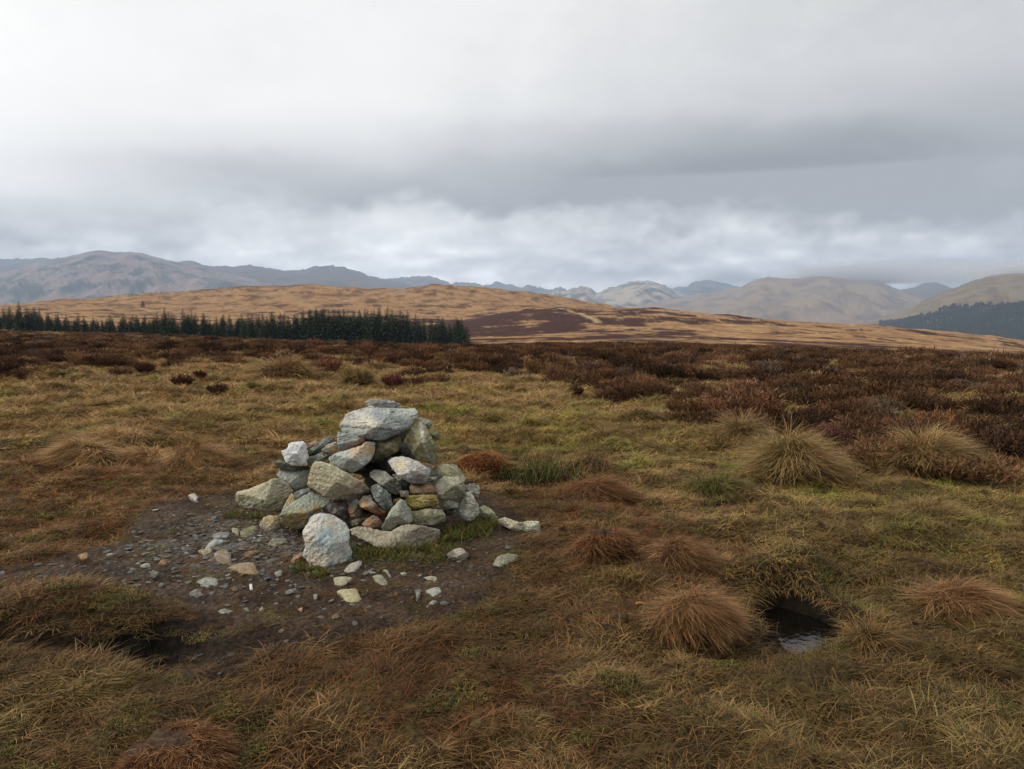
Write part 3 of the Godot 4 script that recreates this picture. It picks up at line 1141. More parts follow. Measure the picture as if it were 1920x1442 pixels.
func make_cairn() -> void:
	# top of the heap
	cairn_stone("capstone_pebble", "thin dark oval stone lying on the very top of the cairn", "845,110 870,93 940,88 1010,100 1055,118 1052,133 1000,150 930,145 880,135 850,123", "#6f6d68", "#8f8f8a", {"planes": "0.0,-1.2,0.01;0.1,0.3,0.022;-0.3,0.3,0.02", "thick": 0.12, "layer": 1.0, "strata": 4.0, "dz": 0.12, "lichen": 0.1})
	cairn_stone("quartz_chip", "white quartz chip under the left end of the top oval stone", "858,133 885,131 925,141 935,148 880,146", "#d8d2cf", "#c2bcb8", {"dz": 0.16, "thick": 0.04})
	cairn_stone("quartz_chip", "white quartz chip under the right end of the top oval stone", "1000,148 1040,134 1062,130 1070,142 1030,150", "#d8d2cf", "#c2bcb8", {"dz": 0.14, "thick": 0.04})
	cairn_stone("capstone", "broad grey green slate slab crowning the cairn", "690,240 715,210 722,185 790,155 850,139 960,141 1060,145 1150,143 1168,165 1165,200 1135,222 1125,260 1060,290 1000,318 960,338 900,338 850,325 760,305 705,285 690,262", "#767f7b", "#939a95", {"planes": "0.10,-1.05,0.03;0.25,0.35,0.085;-0.5,0.15,0.13", "thick": 0.06, "layer": 0.55, "strata": 8.0, "dz": 0.02, "rough": 0.7, "steps": [["1012,165 940,256", 0.012], ["720,252 930,268", -0.018]], "patches": [["800,215", 60, "#c9c6bb"], ["880,235", 45, "#d2ccba"], ["930,180", 40, "#8d9494"], ["740,225", 40, "#bdbcb0"]], "lichen": 0.3})
	cairn_stone("cairn_stone", "grey slab with red brown broken edge under the left of the capstone", "680,285 720,290 790,308 845,330 849,356 790,377 722,402 682,400 678,330", "#8b918b", "#777d78", {"planes": "0.2,-0.5,0.02;0.2,1.3,0.085", "patches": [["700,398", 20, "#8f6a5b"], ["760,378", 20, "#946c5e"], ["825,350", 20, "#966757"]], "dz": 0.02, "layer": 0.8})
	cairn_stone("cairn_stone", "pale blue grey block with orange stain below the red edged slab", "626,445 660,420 740,395 830,365 850,345 912,345 910,400 880,460 830,500 770,537 720,520 635,478", "#a9afa6", "#8f9a95", {"planes": "0.15,-0.95,0.03;0.1,0.35,0.075;-0.75,-0.2,0.10", "patches": [["790,400", 45, "#c0a485"], ["860,390", 40, "#b79a72"], ["895,400", 24, "#a3885a"]], "dz": -0.04})
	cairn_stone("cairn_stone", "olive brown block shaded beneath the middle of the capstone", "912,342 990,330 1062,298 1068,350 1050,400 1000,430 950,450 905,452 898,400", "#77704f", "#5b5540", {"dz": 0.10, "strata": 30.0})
	cairn_stone("cairn_stone", "tall olive stone with a white quartz stripe right of capstone", "1085,285 1118,258 1140,225 1165,203 1200,212 1216,260 1242,310 1272,360 1291,440 1280,478 1240,482 1190,466 1150,450 1120,400 1095,330", "#8a8460", "#6f6a44", {"planes": "-0.35,-0.35,0.06;0.9,-0.1,0.085;-0.9,0.2,0.11", "strata": 118.0, "vein": 0.35, "patches": [["1184,235", 12, "#d3d1c8"], ["1186,262", 12, "#d3d1c8"], ["1188,290", 12, "#d3d1c8"], ["1194,318", 12, "#d3d1c8"], ["1200,345", 11, "#cfcdc2"], ["1206,372", 10, "#c5c2b2"], ["1214,398", 9, "#bdb9a6"], ["1225,430", 9, "#bdb9a6"]], "dz": -0.04, "lichen": 0.35})
	cairn_stone("cairn_stone", "grey green stone peeping out behind the striped stone's top", "1165,200 1225,213 1252,235 1242,262 1220,278 1200,245", "#858c82", "#6d746c", {"dz": 0.18})
	cairn_stone("cairn_stone", "small mossy stone jutting out right of the striped stone", "1222,278 1270,276 1299,310 1286,335 1255,340 1238,310", "#71744f", "#5c6043", {"dz": 0.16})
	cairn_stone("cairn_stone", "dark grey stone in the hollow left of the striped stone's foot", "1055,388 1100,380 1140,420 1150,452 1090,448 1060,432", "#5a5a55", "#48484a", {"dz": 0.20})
	# left shoulder
	cairn_stone("quartz_stone", "bright white quartz lump on the left shoulder of the cairn", "342,400 380,386 386,360 410,350 475,342 497,365 500,400 511,440 495,482 440,492 400,487 370,470 355,430", "#ded5d5", "#cabfbd", {"planes": "0.1,-0.7,0.055;0.8,0.1,0.075;-0.6,0.3,0.08", "gain": 1.35, "dz": -0.06, "patches": [["450,385", 18, "#9ea09c"], ["440,470", 25, "#a9a39a"]], "lichen": 0.0, "layer": 0.2})
	cairn_stone("cairn_stone", "dark grey green slate leaning right beside the white quartz", "500,405 560,350 620,320 660,308 666,330 630,367 590,402 545,432 510,436", "#6c7265", "#5c6158", {"dz": 0.08, "layer": 0.8, "strata": 38.0})
	cairn_stone("cairn_stone", "tiny brown stone perched behind the white quartz", "498,372 528,346 560,340 556,356 522,384 504,390", "#94785f", "#6f5d4e", {"dz": 0.14})
	cairn_stone("cairn_stone", "grey stone with pale orange side behind the dark slates", "583,397 620,365 665,345 684,350 682,402 650,420 615,412", "#8e948a", "#7b817a", {"patches": [["655,388", 26, "#c2a183"]], "dz": 0.06})
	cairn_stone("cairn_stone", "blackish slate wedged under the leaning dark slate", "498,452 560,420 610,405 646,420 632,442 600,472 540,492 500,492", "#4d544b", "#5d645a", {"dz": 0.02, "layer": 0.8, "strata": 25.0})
	cairn_stone("cairn_stone", "flat dark slab holding up the white quartz", "288,460 330,455 380,475 440,490 505,490 526,502 505,520 420,522 340,516 310,487", "#6b6c55", "#4f5449", {"planes": "0.0,-0.8,0.02;0.0,0.5,0.03", "dz": 0.0, "layer": 0.8, "strata": -8.0})
	cairn_stone("cairn_stone", "blue grey rounded block below the slab with the white quartz", "312,545 330,520 400,517 520,520 524,562 500,612 470,628 420,628 380,592 340,572", "#98a099", "#8b8a79", {"planes": "0.1,-0.75,0.05;-0.7,0.0,0.09;0.2,0.4,0.07", "vein": 0.3, "dz": 0.02})
	# middle
	cairn_stone("cairn_stone", "large pale tan block with brown broken right end, painted darker as shade, at middle left", "496,605 510,545 530,480 550,462 600,468 680,500 760,545 830,585 881,630 870,656 790,662 700,671 625,686 570,650 510,620", "#b3ab8d", "#9a9272", {"planes": "-0.25,-0.5,0.075;0.95,0.35,0.14;-0.3,0.9,0.15", "strata": -25.0, "patches": [["800,625", 42, "#97826c"], ["850,640", 30, "#8b735f"], ["730,650", 28, "#a08d78"]], "dz": -0.10, "lichen": 0.5, "layer": 0.4})  # right end patches: brown break plus its shade, put into the colour
	cairn_stone("cairn_stone", "big speckled tan boulder at the far left foot of the cairn", "66,665 80,645 150,630 190,615 230,595 280,570 330,565 390,600 420,640 405,665 375,702 342,762 320,782 240,782 215,802 150,806 130,760 90,730 70,700", "#aaa387", "#8d8768", {"planes": "0.25,-0.5,0.08;-0.75,0.1,0.16;0.55,0.25,0.13", "strata": 25.0, "vein": 0.4, "ground": 6.0, "dz": 0.10, "lichen": 0.6, "rough": 1.6})
	cairn_stone("cairn_stone", "small yellowish wedge between the speckled boulder and the ochre block", "352,748 375,700 405,655 442,680 422,712 380,748 352,775", "#a3926c", "#8c7c58", {"dz": 0.04})
	cairn_stone("cairn_stone", "small blue grey stone under the blue grey rounded block", "420,655 470,630 518,622 522,655 475,685 438,690", "#7c8583", "#6a7272", {"dz": 0.08})
	cairn_stone("cairn_stone", "long grey green block with ochre front above the round slab", "328,790 350,755 440,690 520,643 600,680 655,690 605,742 562,762 522,782 500,812 480,862 430,886 380,862 338,832", "#8d9486", "#7a8277", {"planes": "0.15,-1.1,0.02;0.1,0.25,0.09;-0.9,0.2,0.17", "strata": 32.0, "patches": [["400,820", 55, "#94814f"], ["470,800", 45, "#947b46"], ["550,745", 30, "#8c7645"], ["430,865", 30, "#6d5b35"]], "dz": -0.10})
	cairn_stone("cairn_stone", "dark brown broken stone behind the round slab's top", "592,742 650,700 700,690 742,700 748,762 762,802 745,828 700,802 640,782 600,768", "#5d5049", "#4a4340", {"dz": 0.04})
	cairn_stone("cairn_stone", "grey stone with rusty left edge right of the dark brown one", "743,748 770,700 800,690 832,720 837,782 802,807 758,802", "#6b6b62", "#5a5954", {"planes": "0.6,-0.3,0.05;-1.3,0.1,0.07", "patches": [["765,770", 30, "#84602f"]], "dz": 0.06})
	cairn_stone("cairn_stone", "dark wedge with bright orange broken front edge at the centre", "803,707 840,670 880,663 892,700 932,742 982,772 975,797 920,792 870,762 818,737", "#55504b", "#635b52", {"planes": "0.2,-0.9,0.03;0.3,1.1,0.09", "patches": [["840,730", 24, "#ab8559"], ["890,755", 26, "#99714a"], ["945,780", 26, "#8a5a2b"]], "dz": -0.02, "layer": 0.8})
	cairn_stone("cairn_stone", "blue black slate with thin pale lines leaning at the centre", "880,615 920,597 970,635 1000,662 1013,730 986,772 940,747 905,702 885,652", "#5d645d", "#4c5450", {"vein": 0.45, "strata": -60.0, "dz": 0.0, "planes": "-0.3,-0.3,0.04;0.8,0.2,0.07"})
	cairn_stone("cairn_stone", "long grey slab sloping down right above the blue black slate", "872,532 900,512 960,520 1010,560 1062,602 1072,650 1050,669 1000,656 960,622 910,582 875,557", "#77766c", "#63635a", {"planes": "0.5,-1.0,0.02;-0.1,0.5,0.05", "strata": -32.0, "layer": 1.0, "dz": 0.01})
	cairn_stone("quartz_stone", "pale grey quartz block with shade painted on its lower right end at the middle right", "981,462 1020,438 1070,433 1130,450 1180,475 1243,512 1238,540 1212,592 1120,596 1105,587 1050,557 1010,512", "#bdb9b3", "#9d9b94", {"planes": "-0.1,-0.75,0.05;0.5,0.85,0.085;-0.7,0.4,0.12", "strata": -30.0, "patches": [["1170,565", 42, "#7b706a"], ["1060,490", 30, "#c3b894"]], "rough": 1.7, "dz": -0.06, "lichen": 0.2})  # dark patch at lower right is shade put into the stone colour
	cairn_stone("cairn_stone", "small grey green wedge below the pale quartz block", "1008,542 1040,538 1102,590 1096,612 1060,614 1020,572", "#7f8273", "#6b6e60", {"dz": 0.05})
	cairn_stone("cairn_stone", "small beige stone at the lower end of the long grey slab", "1045,640 1107,638 1112,677 1060,678", "#9b9484", "#857d6e", {"dz": 0.03})
	cairn_stone("cairn_stone", "orange brown brick shaped stone under the pale quartz block", "1111,627 1120,599 1210,597 1252,610 1280,640 1272,662 1180,662 1118,657", "#86654a", "#6f543c", {"planes": "0.0,-1.0,0.02;0.1,0.35,0.04", "dz": 0.0})
	cairn_stone("cairn_stone", "ochre yellow layered stone below the orange brown one", "1078,690 1110,669 1200,664 1266,664 1292,706 1281,727 1200,742 1130,752 1092,727", "#8f824a", "#71682f", {"planes": "0.0,-0.9,0.025;0.1,0.5,0.045", "layer": 1.0, "strata": 6.0, "patches": [["1240,700", 30, "#6d5524"]], "dz": -0.02})
	cairn_stone("cairn_stone", "thin slate sliver beneath the ochre yellow stone", "1158,746 1292,728 1303,742 1165,760", "#7d7a58", "#66643f", {"dz": 0.0, "thick": 0.10})
	cairn_stone("cairn_stone", "small diamond shaped grey stone right of the ochre yellow one", "1298,720 1350,696 1407,715 1402,742 1350,752 1308,742", "#7e7d70", "#6a6a5e", {"planes": "0.0,-1.0,0.02;0.0,0.6,0.03", "dz": 0.0})
	cairn_stone("cairn_stone", "small dark flat stone below the diamond shaped one", "1305,760 1380,748 1402,776 1330,792", "#515048", "#424139", {"dz": 0.05})
	# right shoulder
	cairn_stone("cairn_stone", "flat olive stone with ringed lichen on the right shoulder", "1225,548 1275,490 1330,478 1390,484 1430,530 1452,570 1442,592 1390,572 1330,552 1280,557", "#8d8c6c", "#76755a", {"planes": "0.0,-0.9,0.03;0.4,0.3,0.06", "patches": [["1320,515", 30, "#a6a380"], ["1330,505", 12, "#a58d3f"]], "dz": -0.02, "lichen": 0.7})
	cairn_stone("cairn_stone", "small pale stone wedged under the ringed lichen stone", "1218,560 1282,555 1272,587 1222,588", "#a39d92", "#8c867b", {"dz": 0.08})
	cairn_stone("cairn_stone", "rounded mossy green and white block at the right of the cairn", "1260,622 1290,570 1322,550 1390,555 1442,592 1447,632 1432,672 1390,692 1300,697 1280,662", "#8c8c68", "#7b7a62", {"planes": "0.35,-0.5,0.06;-0.95,0.1,0.10;0.5,0.6,0.11", "patches": [["1310,610", 28, "#aca598"], ["1300,655", 26, "#b09f92"]], "dz": -0.06, "lichen": 0.6})
	cairn_stone("cairn_stone", "grey lichened stone at the right edge behind the lumpy pale one", "1440,612 1500,594 1531,610 1537,652 1522,702 1490,702 1470,655", "#8a877c", "#6f6d63", {"dz": 0.10, "lichen": 0.8, "rough": 1.6})
	cairn_stone("cairn_stone", "tall lumpy pale stone at the right foot of the cairn", "1398,742 1420,690 1450,650 1480,643 1502,682 1527,722 1532,772 1502,812 1470,828 1430,802 1403,777", "#a9a497", "#8c877b", {"planes": "-0.5,-0.3,0.06;0.8,0.0,0.08", "rough": 2.4, "lichen": 0.7, "dz": -0.04})
	cairn_stone("cairn_stone", "pale olive stone in the grass right of the lumpy pale one", "1528,742 1560,727 1590,740 1622,770 1642,802 1626,832 1590,833 1550,802 1530,782", "#9d9c7d", "#888768", {"ground": 3.0, "dz": 0.03, "lichen": 0.5})
	# foot
	cairn_stone("cairn_stone", "smooth triangular grey stone leaning at the front centre", "941,862 975,800 1010,740 1060,691 1086,700 1101,730 1121,747 1137,817 1110,842 1040,847 1000,882 950,887", "#989a8b", "#878a7c", {"planes": "0.15,-0.3,0.035;-0.8,0.3,0.07;0.1,1.4,0.12", "layer": 0.15, "dz": -0.06, "lichen": 0.1, "rough": 0.5})
	cairn_stone("cairn_stone", "flat olive grey slab right of the triangular stone", "1122,767 1200,751 1312,752 1332,790 1326,822 1250,847 1160,850 1133,832", "#827f62", "#6f6c50", {"planes": "0.0,-0.35,0.035;0.2,1.4,0.09", "vein": 0.25, "patches": [["1240,842", 22, "#b5b2a2"], ["1190,848", 18, "#b0ad9d"]], "dz": -0.03, "layer": 0.2})
	cairn_stone("cairn_stone", "brown four sided pointed stone left of the triangular one", "826,842 860,805 900,786 942,820 957,842 930,862 858,864", "#8b6c4f", "#755a43", {"planes": "-0.5,-0.4,0.03;0.9,-0.3,0.035", "dz": -0.02})
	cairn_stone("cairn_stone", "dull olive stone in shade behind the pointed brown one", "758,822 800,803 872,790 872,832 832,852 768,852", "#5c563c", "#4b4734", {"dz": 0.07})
	cairn_stone("cairn_stone", "small ochre stone tucked behind the top of the triangular one", "1012,692 1070,680 1062,702 1018,732", "#85733f", "#6d5f38", {"dz": 0.06})
	cairn_stone("cairn_stone", "long rough grey brown rock along the foot of the cairn", "750,872 800,854 870,861 940,879 1000,886 1060,850 1110,840 1200,850 1302,870 1308,902 1292,950 1200,985 1100,990 1000,995 920,980 850,940 765,905", "#968d79", "#766e5c", {"planes": "0.05,-0.85,0.04;0.1,0.15,0.07;0.55,0.3,0.20", "rough": 2.2, "lichen": 0.35, "dz": -0.10, "thick": 0.25, "strata": 24.0})
	cairn_stone("round_slab", "large rounded blue white marbled slab propped against the front", "470,902 490,850 520,795 570,770 640,775 710,815 745,850 756,902 751,962 773,1012 765,1052 720,1087 640,1112 570,1138 520,1107 495,1052 468,1032 480,1000 485,952", "#97a3a1", "#bdb9ac", {"planes": "0.05,-0.42,0.05;0.5,0.2,0.11;0.2,0.8,0.16;-0.6,0.0,0.14", "ground": 8.0, "dz": 0.12, "vein": 0.5, "thick": 0.10, "layer": 0.5, "strata": 40.0, "lichen": 0.35, "patches": [["530,870", 22, "#bfadA8"], ["700,960", 26, "#ada09a"], ["560,1050", 45, "#c8b393"], ["680,900", 40, "#c2c2b8"], ["500,940", 30, "#cfc0a8"], ["610,920", 55, "#8d9da0"], ["640,830", 30, "#cabfa2"]]})
	cairn_stone("cairn_stone", "tan stone edge showing left of the round marbled slab", "438,942 470,884 492,890 500,1002 458,992", "#91866a", "#7c7158", {"ground": 20.0, "dz": 0.30})
	cairn_stone("cairn_stone", "dark grey green stone left of the tan stone by the round slab", "393,902 450,878 472,888 448,952 442,987 398,977", "#5f665d", "#4c524c", {"ground": 14.0, "dz": 0.32})
	cairn_stone("cairn_stone", "orange speckled small stone at the left foot of the round slab", "399,1067 425,1030 466,1008 474,1050 440,1082 410,1087", "#9d7660", "#83604e", {"ground": 2.0, "dz": 0.02})
	cairn_stone("cairn_stone", "pale block with yellow top below the ochre fronted block", "212,842 240,800 280,786 328,790 338,832 336,902 300,907 250,892 220,867", "#a39a80", "#8f8158", {"planes": "0.1,-0.9,0.03;0.0,0.3,0.06;-0.6,0.2,0.09", "patches": [["285,805", 35, "#8f7c40"]], "ground": 3.0, "dz": 0.05, "lichen": 0.5})
	cairn_stone("cairn_stone", "small pinkish chip under the large pale tan block", "704,665 748,660 740,687 715,682", "#b4a196", "#a08d82", {"dz": 0.0, "thick": 0.05})
	cairn_stone("cairn_stone", "small grey stone under the ochre front beside the pale block", "338,858 380,852 402,872 368,884 335,878", "#8f9086", "#7d7e75", {"ground": 12.0, "dz": 0.28})
	# outliers beyond the foot
	cairn_stone("loose_stone", "lumpy cream stone lying right of the cairn, left of a pair", "1640,812 1690,799 1740,820 1795,830 1808,885 1772,907 1730,882 1690,857 1648,837", "#b0a68d", "#948b74", {"ground": 4.0, "rough": 1.8, "dz": 0.03, "thick": 0.07, "group": "loose stones near the cairn"})
	cairn_stone("loose_stone", "pale greenish blunt stone lying right of the cairn, right of a pair", "1790,832 1820,820 1892,823 1897,880 1872,902 1812,892 1795,880", "#a9aa94", "#959680", {"ground": 4.0, "dz": 0.02, "thick": 0.08, "group": "loose stones near the cairn"})
	cairn_stone("loose_stone", "dark grey block with lit top painted pale in front of the cairn's right foot", "1335,1022 1380,990 1430,985 1474,1020 1450,1057 1390,1082 1350,1062", "#7d766c", "#4d4742", {"planes": "0.0,-1.1,0.0;0.1,0.3,0.03", "ground": 4.0, "dz": 0.03, "patches": [["1400,1005", 26, "#a0988c"]], "group": "loose stones near the cairn"})  # pale patch is the light on its top, put into the colour
	# stones packed inside and on the far side, seen only through the gaps
	for k in 30:
		var t := rng.randf()
		var high := 0.04 + 0.62 * t
		var wide_ := lerpf(0.58, 0.16, t)
		var turn := TAU * (k * 0.381966)
		var d := sqrt(rng.randf_range(0.05, 0.85)) * wide_
		var at := Vector3((705.0 - 960.0) / FOCAL * 5.95 + cos(turn) * d, high, -6.02 - absf(sin(turn)) * d * 0.9 * (1.0 if k % 3 else 0.25))
		var s := rng.randf_range(0.2, 0.36) * lerpf(1.0, 0.7, t)
		var shade: String = ["#6a675c", "#5a5750", "#716a55", "#62665f", "#7a7462"][k % 5]
		var m := block_mesh(Vector3(s * rng.randf_range(1.0, 1.4), s * rng.randf_range(0.5, 0.8), s), k + 200, {"a": lin(shade), "b": lin("#4f4c45")})
		var o := obj("packed_stone", m, rock_material, null, at)
		o.rotation = Vector3(rng.randf_range(-0.3, 0.3), rng.randf() * TAU, rng.randf_range(-0.3, 0.3))
		tag(o, "dull stone packed in the heart of the cairn, seen through gaps", "stone", "stones packed inside the cairn")

func make_ground_stones() -> void:
	var s := 5.3333
	ground_stone("flat_stone", "round tan slab sunk in the gravel left of the fish shaped one", "435,665 480,605 540,575 600,640 612,740 560,767 490,735 440,692", s, 320, 920, "#8d7f69", "#75694f", {})
	ground_stone("flat_stone", "fish shaped tan slab with a brown rim in the gravel", "563,790 640,740 720,723 830,765 892,832 800,852 700,842", s, 320, 920, "#9a8765", "#85704a", {})
	ground_stone("flat_stone", "long pale blade of slate lying in the gravel left of the cairn", "328,562 400,510 500,468 592,468 540,512 450,542 360,577", s, 320, 920, "#a9aca6", "#8f948f", {})
	ground_stone("flat_stone", "yellowish broken flake above the round tan slab", "268,602 400,588 412,622 330,642", s, 320, 920, "#a59673", "#8f8062", {})
	ground_stone("flat_stone", "rust brown flat stone right of the round tan slab", "728,627 860,594 882,622 790,662 735,664", s, 320, 920, "#7d5f43", "#6b503a", {})
	ground_stone("flat_stone", "pale grey green stone with a rounded end below the tan slabs", "248,932 330,894 470,898 477,967 400,982 300,952", s, 320, 920, "#9da095", "#868b80", {})
	ground_stone("flat_stone", "smooth dark grey stone below the pale grey green one", "183,1032 240,984 290,999 332,1047 250,1067", s, 320, 920, "#77736d", "#66625d", {})
	ground_stone("flat_stone", "cream wedge shaped stone below the round marbled slab", "1628,882 1830,863 1762,942 1690,952 1640,932", s, 320, 920, "#a39b82", "#8d856c", {})
	ground_stone("flat_stone", "yellow and white ragged stone in front of the round marbled slab", "1663,1022 1700,998 1860,1015 1912,1092 1820,1132 1760,1112 1690,1052", s, 320, 920, "#b3aa86", "#96895c", {})
	ground_stone("flat_stone", "long white splinter beside the round marbled slab", "1735,812 1850,733 1917,713 1902,772 1792,842", s, 320, 920, "#b5b0a6", "#9a958b", {"high": 0.03})
	ground_stone("flat_stone", "long olive flake below the pale yellow topped block", "968,547 1010,500 1150,483 1172,522 1050,552", s, 320, 920, "#83806a", "#6f6c56", {})
	ground_stone("flat_stone", "mossy olive stone at the foot of the speckled boulder", "688,422 760,385 870,343 882,387 780,462 708,452", s, 320, 920, "#878362", "#737050", {})
	ground_stone("flat_stone", "pale crumbly stone left of the mossy olive one", "598,372 680,400 682,437 620,422", s, 320, 920, "#a19a84", "#8c8570", {})
	ground_stone("flat_stone", "small grey flake between the olive flakes", "848,502 920,463 932,482 870,512", s, 320, 920, "#85857b", "#717167", {})
	ground_stone("flat_stone", "wide thin grey slate flush with the gravel", "418,452 600,428 562,472 430,477", s, 320, 920, "#86867e", "#74746e", {})
	ground_stone("flat_stone", "dome shaped olive grey stone at the lower edge of the gravel", "463,1222 540,1184 632,1210 580,1247 480,1242", s, 320, 920, "#7f7c6c", "#6c695b", {})
	ground_stone("quartz_chip", "bright white quartz chip alone on the dark peat", "788,965 815,963 823,992 793,997", s, 320, 920, "#e3e1dc", "#cfcdc8", {"high": 0.02, "gain": 1.3})
	ground_stone("flat_stone", "small blue stone right of the dome shaped one", "723,1192 760,1178 792,1202 740,1217", s, 320, 920, "#88918f", "#757e7c", {})
	ground_stone("flat_stone", "small pinkish grey stone right of the small blue one", "883,1192 920,1168 932,1192 890,1207", s, 320, 920, "#a0948a", "#8b8078", {})
	ground_stone("flat_stone", "small orange stone at the lower right of the gravel", "1268,1192 1322,1178 1312,1207", s, 320, 920, "#9c7157", "#83604a", {})
	ground_stone("flat_stone", "small blue grey cube of slate on the peat", "1428,1072 1470,1058 1462,1102 1433,1102", s, 320, 920, "#878e8a", "#737a77", {"high": 0.02})
	ground_stone("flat_stone", "broken blue grey slate half buried below the grass tuft", "1138,1022 1262,978 1272,1012 1150,1042", s, 320, 920, "#747770", "#64675f", {})
	ground_stone("flat_stone", "small grey cube with pink top below the round slab's tuft", "1038,842 1112,823 1112,872 1060,877", s, 320, 920, "#8d8a84", "#787670", {"high": 0.025})
	ground_stone("flat_stone", "pale chip standing up at the grass edge left of the cairn", "178,62 235,48 272,80 255,102 210,82", s, 320, 920, "#bcb7ab", "#a29d92", {"high": 0.03})
	ground_stone("flat_stone", "orange flat stone lying alone on the trampled left path", "775,137 830,111 879,119 876,152 830,162", s, 0, 1020, "#a17f57", "#8b6b47", {"high": 0.025})
	ground_stone("flat_stone", "pale orange triangular stone among the left gravel", "1553,217 1640,153 1682,202 1590,217", s, 0, 1020, "#9d7c57", "#89694a", {})
	ground_stone("flat_stone", "small pale block left of the pale orange triangle", "1398,222 1500,198 1503,227 1420,237", s, 0, 1020, "#a29f96", "#8d8a82", {})
	ground_stone("flat_stone", "thin pale slate sliver left of centre on the path", "1053,107 1166,93 1120,117", s, 0, 1020, "#8b8a84", "#7a7973", {})
	ground_stone("flat_stone", "dark grey angular stone on the peat left of the gravel", "1508,352 1528,288 1592,340 1560,362", s, 0, 1020, "#6b6967", "#5b5957", {"high": 0.035})
	s = 8.727
	ground_stone("flat_stone", "long grey slab end in the peat in front of the cairn", "498,1232 600,1213 690,1268 822,1392 702,1398 560,1332", s, 640, 940, "#8f8a76", "#7a7562", {})
	ground_stone("flat_stone", "pale crumbled pair of chips in front of the long grey rock", "958,1182 1092,1128 1052,1232 960,1247", s, 640, 940, "#a8a795", "#929180", {})
	ground_stone("flat_stone", "narrow hooked pale splinter in front of the long grey rock", "668,1132 740,1128 822,1242 800,1247 720,1152", s, 640, 940, "#9a9784", "#85826f", {})
	ground_stone("flat_stone", "very thin pale strip of stone below the white splinter", "278,1182 562,1153 562,1182", s, 640, 940, "#9b9a86", "#868572", {})
	ground_stone("flat_stone", "pale lichened flat stone near the right end of the front peat", "1348,1242 1562,1228 1562,1292 1400,1292", s, 640, 940, "#a5a48e", "#8f8e79", {})
	ground_stone("flat_stone", "white flat stone in the dark mud before the cairn", "475,322 555,312 562,332 520,352", 3.0, 640, 1000, "#a3a69f", "#8d908a", {})
	ground_stone("flat_stone", "dark slate standing in the mud before the cairn", "413,332 450,328 442,372 425,392", 3.0, 640, 1000, "#6c6b68", "#5a5957", {"high": 0.03})
	ground_stone("flat_stone", "grey leaf shaped slate in the mud before the cairn", "473,412 530,368 542,385 490,417", 3.0, 640, 1000, "#86857e", "#72716b", {})
	ground_stone("flat_stone", "low green grey slab half buried in the peat right of the cairn", "1610,1097 1640,1050 1740,1035 1787,1018 1740,1067 1660,1102", 3.2, 420, 720, "#8a8872", "#757360", {})
	# crushed slate and quartz grit, too small to count
	var grit := thing("gravel", Vector3.ZERO)
	tag(grit, "grey slate chips and white quartz grit strewn over the bare peat", "", "", "stuff")
	var shapes: Array[ArrayMesh] = []
	for k in 5:
		shapes.append(block_mesh(Vector3(1, 0.28, 0.7), 400 + k, {"a": Color(0.9, 0.9, 0.9), "b": Color(0.7, 0.7, 0.7)}, 9, 6))
	var where: Array = []
	var tint: Array = []
	for k in 5:
		where.append([] as Array[Transform3D])
		tint.append(PackedColorArray())
	for k in 34000:
		var x := rng.randf_range(-4.0, 1.0)
		var z := rng.randf_range(-7.0, -2.9)
		var b := bare(x, z)
		var ex := (x + 1.7) / 0.85
		var ez := (z + 5.1) / 0.6
		var dense := 0.035 + 0.8 * exp(-(ex * ex + ez * ez))
		if rng.randf() > b * dense or (Vector2(x + 1.05, z + 5.95).length() < 0.7):
			continue
		var size := 0.006 + 0.046 * pow(rng.randf(), 2.6)
		var kind := rng.randi() % 5
		var basis_ := Basis.from_euler(Vector3(rng.randf_range(-0.3, 0.3), rng.randf() * TAU, rng.randf_range(-0.3, 0.3))).scaled(Vector3(size, size, size) * rng.randf_range(0.8, 1.3))
		where[kind].append(Transform3D(basis_, Vector3(x, ground(x, z) + size * 0.06, z)))
		var pick := rng.randf()
		var k2 := lin("#88867f") if pick < 0.5 else lin("#767f80") if pick < 0.72 else lin("#8d7a5e") if pick < 0.86 else lin("#c9c7c2") if pick < 0.93 else lin("#5c5652")
		tint[kind].append(vary(k2 * 1.6, 0.3))
	for k in 5:
		scatter("chips", shapes[k], rock_material, where[k], tint[k], grit)

# ---------------------------------------------------------------- grass, heather, trees

const TONES := [0.34, 0.52, 0.72, 0.95, 1.25, 1.65]

